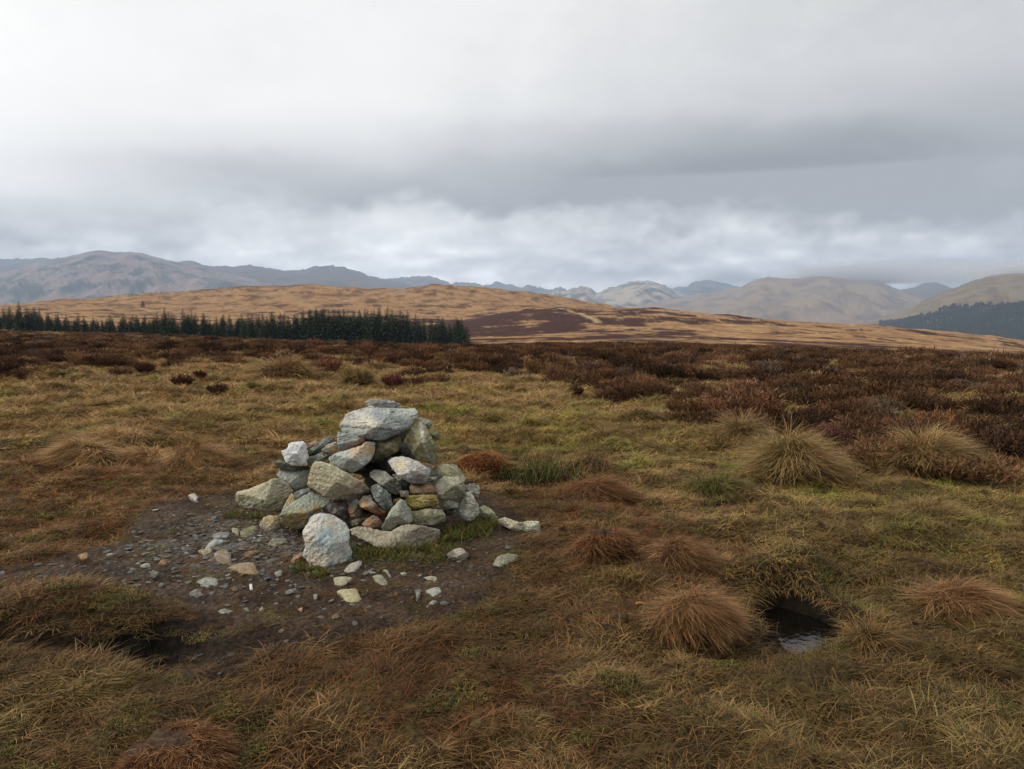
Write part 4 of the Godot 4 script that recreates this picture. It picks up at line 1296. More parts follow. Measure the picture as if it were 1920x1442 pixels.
# a clump of mostly lying dead blades, drawn over by the copy's colour
func clump(blades: int, radius: float, shortest: float, longest: float, stand: float, width: float, seed_: int, steps := 3, flow := 0.5) -> ArrayMesh:
	var r := RandomNumberGenerator.new()
	r.seed = seed_
	var g := Geo.new()
	for k in blades:
		var a := r.randf() * TAU
		var d := sqrt(r.randf()) * radius
		var root := Vector3(cos(a) * d, -0.012, sin(a) * d)
		var yaw := r.randf() * TAU if r.randf() > flow else r.randfn(0.0, 0.55)
		var level := Vector3(cos(yaw), 0.0, sin(yaw))
		var pitch := clampf(r.randfn(stand, 0.28), 0.12, 1.45)
		var dir := (level * cos(pitch) + Vector3.UP * sin(pitch)).normalized()
		var goal := (level + Vector3(0.25, -0.35 - r.randf() * 0.35, 0.0)).normalized()
		var tone: float = TONES[r.randi() % 6] * r.randf_range(0.85, 1.15)
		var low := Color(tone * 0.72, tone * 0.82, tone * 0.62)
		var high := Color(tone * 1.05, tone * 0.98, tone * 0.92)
		var pick := r.randf()
		if pick < 0.10:      # a blade that has kept some green
			low = Color(tone * 0.5, tone * 0.9, tone * 0.4)
			high = Color(tone * 0.75, tone * 1.0, tone * 0.6)
		elif pick < 0.22:    # bleached
			high = Color(tone * 1.7, tone * 1.75, tone * 1.8)
		elif pick < 0.36:    # rusty
			high = Color(tone * 1.15, tone * 0.78, tone * 0.6)
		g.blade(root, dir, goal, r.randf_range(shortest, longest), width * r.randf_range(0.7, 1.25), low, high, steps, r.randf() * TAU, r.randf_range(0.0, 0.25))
	return g.mesh()

# a heather bush: wiry stems that fork into short upright sprigs
func heather_mesh(stems: int, radius: float, tall: float, seed_: int, sprig_width: float) -> Array:
	var r := RandomNumberGenerator.new()
	r.seed = seed_
	var wood := Geo.new()
	var leaf := Geo.new()
	for k in stems:
		var a := r.randf() * TAU
		var out := sqrt(r.randf())
		var dir := (Vector3(cos(a), 0, sin(a)) * out * 1.05 + Vector3(0, 0.85 + r.randf() * 0.5, 0)).normalized()
		var root := Vector3(cos(a), 0, sin(a)) * out * radius * 0.45
		var long := tall * r.randf_range(0.75, 1.1) * (1.05 - 0.25 * out)
		if k % 3 == 0:
			wood.blade(root, dir, (dir + Vector3.UP * 0.4).normalized(), long, 0.006, Color(0.10, 0.075, 0.06), Color(0.12, 0.075, 0.055), 3, r.randf() * TAU)
		var tone := r.randf_range(0.55, 1.35)
		for s in 8:
			var t := 0.38 + 0.62 * float(s) / 7.0
			var p := root + dir * long * t
			var spread := (dir + Vector3(r.randf_range(-1.1, 1.1), r.randf_range(-0.3, 0.8), r.randf_range(-1.1, 1.1))).normalized()
			var k1 := Color(tone * 0.75, tone * 0.8, tone * 0.85)
			var k2 := Color(tone * 1.15, tone * 1.05, tone)
			leaf.blade(p, spread, (spread + Vector3.UP * 0.5).normalized(), tall * r.randf_range(0.10, 0.22), sprig_width * r.randf_range(0.7, 1.3), k1, k2, 2, r.randf() * TAU)
	return [leaf.mesh(), wood.mesh()]

func grass_tint(x: float, z: float) -> Color:
	var r := sqrt(x * x + z * z)
	var n := wide.get_noise_2d(x * 0.9 + 11.0, z * 0.9)
	var m := fine.get_noise_2d(x * 1.7, z * 1.7 + 23.0)
	var q := fine.get_noise_2d(x * 4.2 + 60.0, z * 4.2)
	var k := TAN.lerp(UMBER, clampf(0.5 + m * 1.4 + q * 0.6, 0.0, 1.0))
	k = k.lerp(STRAW, smoothstep(0.05, 0.5, n + q * 0.5) * 0.75)
	k = k.lerp(RUST.lerp(UMBER, clampf(0.35 + q * 1.5, 0.0, 1.0)) * 1.1, sample(red_mask, x, z) * clampf(0.8 + m * 0.9, 0.0, 1.0))
	var olive := sample(olive_mask, x, z)
	k = k.lerp(OLIVE if m < 0.0 else YELLOW, olive * clampf(0.62 + n * 1.1 + q * 0.5, 0.0, 1.0))
	k = k.lerp(OLIVE, smoothstep(0.1, 0.45, -n + 0.5 * m) * 0.35)
	if r > 10.0:
		k = k.lerp(STRAW.lerp(TAN, clampf(0.4 + q, 0.0, 1.0)), smoothstep(10.0, 14.0, r) * clampf(0.55 + n, 0.0, 0.9))
	k = k.lerp(Color(0.165, 0.16, 0.032), 0.65 * smoothstep(0.30, 0.62, single.get_noise_2d(x * 0.75 + 8.0, z * 1.1)) * smoothstep(3.5, 7.0, r) * (1.0 - sample(red_mask, x, z)))
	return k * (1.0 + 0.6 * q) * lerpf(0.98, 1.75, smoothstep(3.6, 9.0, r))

func make_grass() -> void:
	var short_: Array[ArrayMesh] = []
	var long_: Array[ArrayMesh] = []
	for k in 7:
		short_.append(clump(54, 0.065, 0.035, 0.12, 0.36, 0.0030, 500 + k))
	var tuft: Array[ArrayMesh] = []
	for k in 5:
		tuft.append(clump(70, 0.035, 0.07, 0.19, 1.02, 0.0042, 560 + k, 4, 0.45))
	var moss: Array[ArrayMesh] = []
	for k in 3:
		moss.append(clump(150, 0.06, 0.008, 0.030, 1.15, 0.0034, 590 + k, 2, 0.0))
	for k in 6:
		long_.append(clump(90, 0.12, 0.06, 0.20, 0.55, 0.0050, 520 + k, 3, 0.35))
	var turf := thing("grass", Vector3.ZERO)
	tag(turf, "matted dead moor grass, brown, straw and olive, covering the ground", "", "", "stuff")
	var where: Array = []
	var tint: Array = []
	for k in 21:
		where.append([] as Array[Transform3D])
		tint.append(PackedColorArray())
	# near field
	var z := -1.7
	while z > -10.0:
		var half := 0.74 * -z + 1.0
		var gap := 0.047 + 0.0022 * -z
		var x := -half
		while x < half:
			var px := x + rng.randf_range(-0.5, 0.5) * gap
			var pz := z + rng.randf_range(-0.5, 0.5) * gap
			x += gap
			var b := bare(px, pz)
			if b > 0.45 and rng.randf() < 0.16:   # trodden dead blades lie flat on the peat
				var j := rng.randi() % 7
				var s := rng.randf_range(0.45, 0.95)
				where[j].append(Transform3D(Basis.from_euler(Vector3(0, rng.randf() * TAU, 0)).scaled(Vector3(s, s * 0.28, s)), Vector3(px, ground(px, pz) + 0.002, pz)))
				tint[j].append(vary(UMBER.lerp(TAN, 0.5 * rng.randf()).lerp(OLIVE, 0.5 * smoothstep(0.0, 0.4, fine.get_noise_2d(px * 1.5 + 77.0, pz * 1.5))), 0.3))
			var cushion := single.get_noise_2d(px * 2.1 + 400.0, pz * 2.1) + 0.5 * fine.get_noise_2d(px * 5.0, pz * 5.0) + (0.22 if px < -0.6 and pz > -3.4 else 0.0)
			if cushion > 0.62 and pz > -7.0 and rng.randf() < 0.85:
				var j := 18 + rng.randi() % 3
				var s := rng.randf_range(0.7, 1.4)
				where[j].append(Transform3D(Basis.from_euler(Vector3(0, rng.randf() * TAU, 0)).scaled(Vector3(s, s, s)), Vector3(px, ground(px, pz) + 0.012 * (1.0 - b), pz)))
				tint[j].append(vary(Color(0.17, 0.145, 0.042).lerp(Color(0.12, 0.09, 0.032), rng.randf()), 0.3))
				if rng.randf() < 0.75:
					continue
			if rng.randf() < b * (0.985 - 0.34 * smoothstep(0.12, 0.42, fine.get_noise_2d(px * 1.5 + 77.0, pz * 1.5))):
				continue
			if Vector2((px + 1.05) / 0.82, (pz + 5.85) / 0.75).length() < 1.0 or heather(px, pz) > 0.75 and rng.randf() < 0.8:
				continue
			var wet := false
			for d in dips:
				if float(d[6]) < -0.09:
					var ex: float = px - d[0]
					var ez: float = pz - d[1]
					var u := (ex * float(d[4]) + ez * float(d[5])) / float(d[2])
					var w := (-ex * float(d[5]) + ez * float(d[4])) / float(d[3])
					if u * u + w * w < (2.5 if float(d[7]) > 2.0 else 1.15):
						wet = true
			if wet and rng.randf() < 0.96:
				continue
			var k := rng.randi() % 7
			var size := rng.randf_range(0.75, 1.45) * (1.0 - 0.6 * b) * (1.0 + 0.35 * wide.get_noise_2d(px * 1.4, pz * 1.4))
			var yaw := 0.5 + 2.2 * wide.get_noise_2d(px * 0.8, pz * 0.8 + 90.0) + rng.randfn() * 0.5
			where[k].append(Transform3D(Basis.from_euler(Vector3(0, yaw, 0)).scaled(Vector3(size, size * rng.randf_range(0.7, 1.2), size)), Vector3(px, ground(px, pz), pz)))
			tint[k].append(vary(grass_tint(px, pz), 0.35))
			if b < 0.2 and rng.randf() < 0.035 * (1.0 + 2.0 * wide.get_noise_2d(px * 1.1 + 300.0, pz * 1.1)):
				var j := 13 + rng.randi() % 5
				var s := rng.randf_range(0.5, 1.15) * lerpf(0.55, 1.1, smoothstep(3.0, 8.0, -pz))
				where[j].append(Transform3D(Basis.from_euler(Vector3(rng.randf_range(-0.3, 0.3), rng.randf() * TAU, rng.randf_range(-0.3, 0.3))).scaled(Vector3(s, s, s)), Vector3(px, ground(px, pz), pz)))
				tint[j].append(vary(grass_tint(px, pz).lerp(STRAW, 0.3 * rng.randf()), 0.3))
		z -= gap
	# middle field
	z = -9.2
	while z > -26.0:
		var half := 0.74 * -z + 1.5
		var gap := 0.088 + 0.004 * (-z - 9.0)
		var x := -half
		while x < half:
			var px := x + rng.randf_range(-0.5, 0.5) * gap
			var pz := z + rng.randf_range(-0.5, 0.5) * gap
			x += gap
			if rng.randf() < smoothstep(0.3, 0.8, heather(px, pz)) * 0.88:
				continue
			var k := 7 + rng.randi() % 6
			var size := rng.randf_range(0.7, 1.3) * (1.0 + 0.5 * wide.get_noise_2d(px * 0.9, pz * 0.9)) * (1.0 - 0.35 * smoothstep(10.0, 7.5, -z))
			var yaw := 0.2 + 1.2 * wide.get_noise_2d(px * 0.5, pz * 0.5) + rng.randfn() * 0.9
			where[k].append(Transform3D(Basis.from_euler(Vector3(0, yaw, 0)).scaled(Vector3(size, size * rng.randf_range(0.7, 1.15), size)), Vector3(px, ground(px, pz), pz)))
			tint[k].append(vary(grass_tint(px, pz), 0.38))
			if rng.randf() < 0.10 * (1.0 + 2.0 * wide.get_noise_2d(px * 1.1 + 300.0, pz * 1.1)):
				var j := 13 + rng.randi() % 5
				var s := rng.randf_range(0.7, 1.5)
				where[j].append(Transform3D(Basis.from_euler(Vector3(rng.randf_range(-0.3, 0.3), rng.randfn() * 0.9, rng.randf_range(-0.3, 0.3))).scaled(Vector3(s * 1.3, s, s * 1.3)), Vector3(px, ground(px, pz), pz)))
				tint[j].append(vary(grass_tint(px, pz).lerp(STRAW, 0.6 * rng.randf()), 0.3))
		z -= gap
	for k in 21:
		scatter("moss" if k > 17 else "blades", short_[k] if k < 7 else moss[k - 18] if k > 17 else tuft[k - 13] if k > 12 else long_[k - 7], blade_material, where[k], tint[k], turf)

func make_heath() -> void:
	var bushes: Array[ArrayMesh] = []
	var woods: Array[ArrayMesh] = []
	for k in 6:
		var m := heather_mesh(130, 0.27, 0.27 + 0.02 * (k % 3), 610 + k, 0.0125)
		bushes.append(m[0])
		woods.append(m[1])
	var tufts: Array[ArrayMesh] = []
	for k in 4:
		tufts.append(clump(150, 0.22, 0.08, 0.25, 0.8, 0.0065, 640 + k, 3, 0.3))
	var heath := thing("heather", Vector3.ZERO)
	tag(heath, "dark red brown winter heather covering the moor behind the cairn", "", "", "stuff")
	var straw := thing("moor_grass", Vector3.ZERO)
	tag(straw, "pale straw grass tufts growing among the dark heather", "", "", "stuff")
	var where: Array = []
	var tint: Array = []
	for k in 10:
		where.append([] as Array[Transform3D])
		tint.append(PackedColorArray())
	var z := -7.0
	while z > -140.0:
		var half := 0.74 * -z + 2.0
		var gap := 0.19 + 0.0042 * -z
		var x := -half
		while x < half:
			var px := x + rng.randf_range(-0.5, 0.5) * gap
			var pz := z + rng.randf_range(-0.5, 0.5) * gap
			x += gap
			var h := heather(px, pz)
			var r := sqrt(px * px + pz * pz)
			var grow := (0.85 + 0.011 * r)
			if rng.randf() < smoothstep(0.25, 0.75, h) * (0.95 if r > 13.0 else 1.0):
				var k := rng.randi() % 6
				var lump := 1.0 + 0.75 * wide.get_noise_2d(px * 1.1, pz * 1.1) + 0.3 * single.get_noise_2d(px * 2.0, pz * 2.0)
				var size := rng.randf_range(0.6, 1.2) * grow * clampf(lump, 0.4, 1.7)
				where[k].append(Transform3D(Basis.from_euler(Vector3(rng.randf_range(-0.15, 0.15), rng.randf() * TAU, rng.randf_range(-0.15, 0.15))).scaled(Vector3(size, size * rng.randf_range(0.7, 1.1) * clampf(1.0 - 0.006 * r, 0.45, 1.0), size)), Vector3(px, ground(px, pz) - 0.02, pz)))
				var t := wide.get_noise_2d(px * 0.6 + 200.0, pz * 0.6) + rng.randfn() * 0.2
				var c := Color(0.178, 0.092, 0.046).lerp(Color(0.050, 0.030, 0.019), clampf(0.5 - t * 1.1, 0.0, 1.0))
				if rng.randf() < 0.03:
					c = Color(0.17, 0.115, 0.08)
				elif t > 0.45:
					c = c.lerp(Color(0.22, 0.12, 0.06), 0.5)
				tint[k].append(vary(c, 0.4))
			elif r > 13.0 and rng.randf() < 0.62:
				var k := 6 + rng.randi() % 4
				var size := rng.randf_range(0.7, 1.4) * (0.85 + 0.018 * r)
				var yaw := rng.randfn() * 1.2
				where[k].append(Transform3D(Basis.from_euler(Vector3(0, yaw, 0)).scaled(Vector3(size, size * rng.randf_range(0.6, 0.95), size)), Vector3(px, ground(px, pz), pz)))
				tint[k].append(vary(STRAW.lerp(TAN, rng.randf() * 0.6) * 1.3, 0.3))
		z -= gap
	for k in 6:
		scatter("sprigs", bushes[k], heath_material, where[k], tint[k], heath)
		var near: Array[Transform3D] = []
		var shade := PackedColorArray()
		for t in where[k]:
			if (t as Transform3D).origin.z > -22.0:
				near.append(t)
				shade.append(Color(1.3, 1.2, 1.15))
		scatter("stems", woods[k], bark_material, near, shade, heath)
	for k in 4:
		scatter("blades", tufts[k], blade_material, where[6 + k], tint[6 + k], straw)

# A grass tussock of its own: a hump of blades that fall away all round and lean with the wind.
func tussock(label: String, px: float, base: float, width: float, high: float, low: Color, high_color: Color, lean: Vector2, blades: int, opt := {}) -> Node3D:
	var at := land(px, base)
	var scale_ := -at.z / FOCAL
	var rx := width * scale_ * 0.5
	var rise := high * scale_ * float(opt.get("rise", 1.2 if float(opt.get("stand", 0.75)) > 0.88 else 0.86))
	at.z -= rx * 0.45
	at.y = ground(at.x, at.z)
	var o := thing(opt.get("name", "grass_tussock"), at)
	tag(o, label, "tussock", opt.get("group", "grass tussocks"))
	var hump: float = opt.get("hump", 0.35)
	var sweep: bool = opt.get("stand", 0.75) < 0.58 and not opt.has("name")
	var stand: float = opt.get("stand", 0.75)
	var r := RandomNumberGenerator.new()
	r.seed = int(px * 7.0 + base)
	# the peaty heart that the blades grow from
	var heart := Geo.new()
	var nu := 22
	var nv := 8
	for j in nv + 1:
		var el := PI * 0.5 * j / nv
		for k in nu:
			var a := TAU * k / nu
			var d := Vector3(cos(a) * cos(el) * rx * (1.0 if opt.has("bald") else 0.76), sin(el) * rise * hump, sin(a) * cos(el) * rx * (0.8 if opt.has("bald") else 0.6))
			d *= 1.0 + 0.22 * fine.get_noise_3d(d.x * 9.0 + px, d.y * 9.0, d.z * 9.0)
			heart.vert(d - Vector3(0, 0.03, 0), Vector3.UP, lin(opt.get("soil", "#3b2b1f")))
	for j in nv:
		for k in nu:
			var k2 := (k + 1) % nu
			heart.i.append_array(PackedInt32Array([j * nu + k, j * nu + k2, j * nu + nu + k, j * nu + k2, j * nu + nu + k2, j * nu + nu + k]))
	heart.smooth()
	obj("root_mound", heart.mesh(), soil_material, o)
	var g := Geo.new()
	var wide_blade := maxf(0.0026, -at.z * 0.00044)
	var wind := Vector3(lean.x, 0, lean.y)
	var bald: float = opt.get("bald", 0.0)
	blades = int(blades * 2.3)
	var locks := []   # blades hang together in locks of one lie and one tone
	for k in 46:
		locks.append([r.randf() * TAU, sqrt(r.randf()), r.randf_range(0.45, 1.5), Vector3(r.randfn() * 0.6, r.randfn() * 0.25, r.randfn() * 0.6), r.randf(), r.randf_range(0.8, 1.12), r.randf_range(0.55, 1.05)])
	for k in blades:
		var lock: Array = locks[r.randi() % 46]
		var a: float = float(lock[0]) + r.randfn() * 0.16
		var q := clampf(float(lock[1]) + r.randfn() * 0.12, 0.0, 1.0)
		var loose := r.randf() < 0.25
		if r.randf() < 0.35:
			a = r.randf() * TAU
			q = sqrt(r.randf())
		var out := Vector3(cos(a), 0, sin(a))
		if q < bald or bald > 0.0 and out.dot(wind.normalized()) < -0.55 and q < 0.92:
			continue
		var el := acos(clampf(q, 0.0, 1.0))
		var root := Vector3(cos(a) * q * rx * (1.0 if bald > 0.0 else 0.76), sin(el) * rise * hump * (1.0 if bald > 0.0 else float(lock[6])) - 0.02, sin(a) * q * rx * (0.8 if bald > 0.0 else 0.6))
		var swirl: Vector3 = lock[3]
		if loose:
			swirl = Vector3(r.randfn() * 0.9, r.randfn() * 0.2, r.randfn() * 0.9)
		var dir := (out * q * 0.45 + Vector3.UP * (stand * (1.0 - 0.55 * q) + r.randfn() * 0.16) + wind * 0.9 * (0.6 + 0.4 * out.dot(wind.normalized())) + swirl + Vector3(r.randfn(), 0, r.randfn()) * 0.16).normalized()
		var goal := (out * 0.45 * q + wind * 1.2 * (0.55 + 0.45 * out.dot(wind.normalized())) + swirl * 0.6 + Vector3(r.randfn() * 0.15, -0.75 + 0.55 * stand * r.randf(), r.randfn() * 0.15)).normalized()
		if sweep:
			dir = (out * q * 0.22 + Vector3.UP * (0.42 * (1.0 - q) + r.randfn() * 0.14) + wind * (1.0 + 0.35 * r.randfn()) + swirl * 0.75).normalized()
			goal = (wind * 1.35 + out * 0.22 + swirl * 0.55 + Vector3(0, -0.62 + 0.2 * r.randfn(), 0)).normalized()
		if k % 6 == 0:   # broken blades lying any way over the rest
			var yaw := r.randf() * TAU
			dir = (Vector3(cos(yaw), 0.25 + r.randfn() * 0.2, sin(yaw)) + out * 0.4).normalized()
			goal = (Vector3(cos(yaw + 0.5), -0.5, sin(yaw + 0.5)) + out * 0.5).normalized()
		var long := (rise * (1.0 - hump * 0.6) * r.randf_range(0.7, 1.15) * float(opt.get("long", 1.0)) + 0.03) * float(lock[5])
		var tone := r.randf_range(0.7, 1.3) * float(lock[2])
		var mix_: float = lock[4]
		var c1 := low.lerp(high_color, mix_ * 0.5) * tone
		var c2 := high_color.lerp(low, 0.6 * (1.0 - mix_)) * tone
		if r.randf() < 0.14:
			c2 = c2.lerp(STRAW * 1.35, 0.7)
		elif r.randf() < 0.12:
			c2 = c2.lerp(UMBER, 0.6)
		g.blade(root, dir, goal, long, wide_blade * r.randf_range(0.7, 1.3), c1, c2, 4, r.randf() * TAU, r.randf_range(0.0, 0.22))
	obj("blades", g.mesh(), blade_material, o)
	if opt.has("moss"):
		var mo := Geo.new()
		for k in int(opt.moss):
			var a := r.randf() * TAU
			var q := sqrt(r.randf()) * rx * 0.55
			mo.blade(Vector3(cos(a) * q - rx * 0.25, rise * 0.1, sin(a) * q * 0.7 + rx * 0.3), Vector3(r.randfn() * 0.3, 1, r.randfn() * 0.3).normalized(), Vector3(r.randfn() * 0.5, 0.2, r.randfn() * 0.5).normalized(), rise * r.randf_range(0.4, 0.8), wide_blade, GREEN * 0.8, GREEN.lerp(OLIVE, r.randf()), 3, r.randf() * TAU)
		obj("green_shoots", mo.mesh(), blade_material, o)
	return o

func make_tussocks() -> void:
	var e := Vector2(0.45, 0.1)
	tussock("tall straw tussock with green shoots at its left side, before the heather", 1497, 902, 150, 98, OLIVE * 1.3, STRAW * 1.35, Vector2(0.35, 0.1), 2600, {"stand": 1.0, "hump": 0.52, "moss": 420})
	tussock("tall wind swept tan tussock at far right against the heather", 1752, 900, 152, 82, OLIVE * 1.3, STRAW.lerp(TAN, 0.3) * 1.4, Vector2(0.7, 0.05), 2600, {"stand": 0.9, "hump": 0.48})
	tussock("low spreading olive tan tussock in front of the wind swept one", 1755, 968, 150, 60, OLIVE, TAN.lerp(STRAW, 0.5), Vector2(0.6, 0.25), 1200, {"stand": 0.6})
	tussock("shaggy brown dome of grass left of the dark pool", 1306, 1190, 136, 94, UMBER * 1.4, TAN.lerp(RUST, 0.3) * 1.6, Vector2(0.62, 0.42), 3000, {"hump": 0.66, "stand": 0.5, "long": 1.25})
	tussock("straw topped tussock with combed orange blades at lower right", 1822, 1152, 196, 78, RUST, STRAW.lerp(RUST, 0.35), Vector2(0.85, 0.3), 2400, {"hump": 0.6, "stand": 0.45, "long": 1.5})
	tussock("reddish drooping tussock between the bare hummock and the pool", 1276, 1060, 104, 70, UMBER * 1.5, RUST.lerp(TAN, 0.6) * 1.5, Vector2(0.6, 0.5), 1500, {"hump": 0.62, "stand": 0.45, "long": 1.35})
	tussock("combed red brown tussock right of the rush ditch", 1118, 938, 136, 56, RUST, RUST.lerp(STRAW, 0.4), Vector2(0.8, 0.1), 2000, {"hump": 0.55, "stand": 0.5, "long": 1.4})
	tussock("drooping grey brown tussock at the back of the rush ditch", 1108, 888, 84, 60, UMBER, TAN.lerp(UMBER, 0.35), Vector2(0.2, 0.5), 1100, {"hump": 0.5, "stand": 0.55})
	tussock("green olive tussock overhanging the small dark hollow", 1352, 932, 130, 60, GREEN * 1.1, OLIVE.lerp(TAN, 0.4), Vector2(0.5, 0.25), 1300, {"hump": 0.4, "stand": 0.7})
	tussock("thin upright tuft at the right edge of the dark pool", 1640, 1216, 76, 66, OLIVE, TAN.lerp(RUST, 0.3), Vector2(0.35, 0.1), 260, {"hump": 0.25, "stand": 1.1})
	tussock("big combed orange tussock at left, nearest of three in a row", 140, 876, 150, 88, TAN * 1.1, STRAW.lerp(RUST, 0.22) * 1.8, Vector2(-0.75, 0.2), 2200, {"hump": 0.5, "stand": 0.55})
	tussock("pale topped tussock behind the big combed orange one", 200, 842, 150, 56, TAN, STRAW * 1.5, Vector2(-0.5, 0.1), 1200, {"hump": 0.4, "stand": 0.7})
	tussock("orange tussock in the middle of the left row", 262, 866, 110, 52, TAN, STRAW.lerp(RUST, 0.3) * 1.7, Vector2(-0.6, 0.2), 1500, {"hump": 0.5, "stand": 0.5})
	tussock("orange brown tussock at the right end of the left row", 355, 868, 120, 68, TAN, STRAW.lerp(RUST, 0.35) * 1.65, Vector2(0.45, 0.2), 1700, {"hump": 0.5, "stand": 0.5})
	tussock("tan swept tussock at the left edge under the heather", 42, 768, 96, 46, TAN, STRAW.lerp(TAN, 0.4) * 1.4, Vector2(0.8, 0.05), 1100, {"stand": 0.7})
	tussock("small pale straw tuft left of the tall green shooted tussock", 1396, 826, 66, 52, OLIVE, STRAW * 1.1, Vector2(0.1, 0.0), 500, {"stand": 1.15, "hump": 0.2})
	tussock("small straw tuft between the two tall right hand tussocks", 1626, 858, 56, 36, OLIVE, STRAW, Vector2(0.4, 0.0), 450, {"stand": 0.95, "hump": 0.25})
	tussock("straw tuft at the right edge below the heather", 1868, 912, 90, 44, TAN, STRAW, Vector2(0.5, 0.05), 800, {"stand": 0.9, "hump": 0.3})
	tussock("green grey tuft at the heather edge behind the capstone", 668, 722, 66, 34, OLIVE, OLIVE.lerp(STRAW, 0.55), Vector2(0.2, 0.0), 600, {"stand": 0.95})
	tussock("straw heap of long grass at the heather edge, left of the green grey tuft", 530, 712, 110, 44, TAN, STRAW, Vector2(0.3, 0.0), 1000, {"stand": 0.95})
	tussock("broad straw tussock among the heather behind the capstone pebble", 702, 690, 70, 34, TAN, STRAW * 1.05, Vector2(0.4, 0.0), 700, {"stand": 0.85})
	tussock("olive tuft at the dark heather's near edge, right of centre", 1205, 796, 90, 36, OLIVE, TAN.lerp(STRAW, 0.5), Vector2(0.3, 0.1), 800, {"stand": 0.8})
	tussock("straw tussock left of the lone bush pair at the heather edge", 265, 738, 100, 40, TAN, STRAW.lerp(TAN, 0.3), Vector2(0.4, 0.0), 900, {"stand": 0.8})
	tussock("brown tussock at the rear of the big combed orange one", 260, 800, 100, 34, TAN, TAN.lerp(STRAW, 0.4), Vector2(-0.4, 0.1), 800, {"stand": 0.7})
	# peat hummocks with short bristles round a bare or mossy top
	tussock("brown peat hummock with bare top and russet hair at lower left corner", 298, 1490, 270, 112, UMBER, Color(0.21, 0.085, 0.028), Vector2(0.5, 0.1), 4200, {"name": "peat_hummock", "hump": 1.0, "stand": 0.10, "long": 0.5, "bald": 0.36, "group": "peat hummocks", "soil": "#5a483a"})
	tussock("low rust red mossy hummock behind the cairn's right shoulder", 905, 892, 130, 36, RUST * 0.8, Color(0.34, 0.12, 0.035), Vector2(0.1, 0.1), 2200, {"name": "peat_hummock", "hump": 0.85, "stand": 0.75, "long": 0.5, "group": "peat hummocks", "soil": "#5b3420"})
	tussock("bare topped hummock with trailing grass right of the cairn", 1135, 1052, 120, 72, RUST, TAN.lerp(RUST, 0.5), Vector2(0.4, 0.4), 1500, {"name": "peat_hummock", "hump": 0.95, "stand": 0.15, "long": 1.0, "bald": 0.45, "group": "peat hummocks", "soil": "#4f4034"})
	# rushes in the ditch
	var at := land(1030, 902)
	var o := thing("rush_clump", at)
	tag(o, "dark green rushes with a few tall tan stems in the ditch", "rushes")
	var g := Geo.new()
	var dry := Geo.new()
	var r := RandomNumberGenerator.new()
	r.seed = 41
	for k in 260:
		var root := Vector3(r.randfn() * 0.22, -0.03, r.randfn() * 0.10)
		g.blade(root, Vector3(r.randfn() * 0.3, 1, r.randfn() * 0.3).normalized(), Vector3(r.randfn() * 0.8, 0.5, r.randfn() * 0.5).normalized(), r.randf_range(0.15, 0.36), 0.009, Color(0.03, 0.045, 0.015), Color(0.09, 0.10, 0.03) * r.randf_range(0.6, 1.6), 4, r.randf() * TAU)
	for k in 26:
		var root := Vector3(r.randfn() * 0.26, -0.03, r.randfn() * 0.1)
		dry.blade(root, Vector3(r.randfn() * 0.3, 1, r.randfn() * 0.2).normalized(), Vector3(r.randfn() * 0.6, 0.8, r.randfn() * 0.3).normalized(), r.randf_range(0.25, 0.55), 0.008, TAN, STRAW, 4, r.randf() * TAU)
	obj("green_blades", g.mesh(), blade_material, o)
	obj("dry_stems", dry.mesh(), blade_material, o)

# short vivid grass in the shelter of the stones
func green_fringe(label: String, px0: float, py0: float, px1: float, py1: float, deep: float, count: int, tall: float) -> void:
	var a := land(px0, py0)
	var b := land(px1, py1)
	var o := thing("green_grass", Vector3.ZERO)
	tag(o, label, "", "", "stuff")
	var g := Geo.new()
	var r := RandomNumberGenerator.new()
	r.seed = int(px0 * 3.0 + py1)
	for k in count:
		var t := r.randf() + r.randfn() * 0.07
		var p := a.lerp(b, t) + Vector3(r.randfn() * 0.02, 0, r.randfn() * deep * 0.5)
		p.y = ground(p.x, p.z) - 0.006
		if fine.get_noise_2d(p.x * 5.0, p.z * 5.0) < -0.16:
			continue
		var c := Color(0.06, 0.092, 0.018).lerp(Color(0.14, 0.13, 0.035), pow(r.randf(), 1.3))
		if r.randf() < 0.2:
			c = TAN
		g.blade(p, Vector3(r.randfn() * 0.5, 1, r.randfn() * 0.5 + 0.2).normalized(), Vector3(r.randfn(), 0.05, r.randfn() + 0.4).normalized(), tall * r.randf_range(0.5, 1.3), 0.0042, c * 0.7, c * r.randf_range(0.9, 1.5), 3, r.randf() * TAU)
	obj("blades", g.mesh(), blade_material, o).set_meta("kind", "stuff")

func bush(label: String, px: float, base: float, width: float, high: float, leaf_color: Color, seed_: int, called := "heather_bush", category := "bush", group := "single heather bushes") -> void:
	var at := land(px, base)
	var s := -at.z / FOCAL
	var m := heather_mesh(170, width * s * 0.5, high * s, seed_, 0.012)
	var o := thing(called, at)
	tag(o, label, category, group)
	for part in 2:
		var src: ArrayMesh = m[part]
		var a := src.surface_get_arrays(0)
		if part == 0:
			var c: PackedColorArray = a[Mesh.ARRAY_COLOR]
			for k in c.size():
				c[k] = Color(c[k].r * leaf_color.r, c[k].g * leaf_color.g, c[k].b * leaf_color.b)
			a[Mesh.ARRAY_COLOR] = c
		var out := ArrayMesh.new()
		out.add_surface_from_arrays(Mesh.PRIMITIVE_TRIANGLES, a)
		obj("sprigs" if part == 0 else "stems", out, heath_material if part == 0 else bark_material, o)

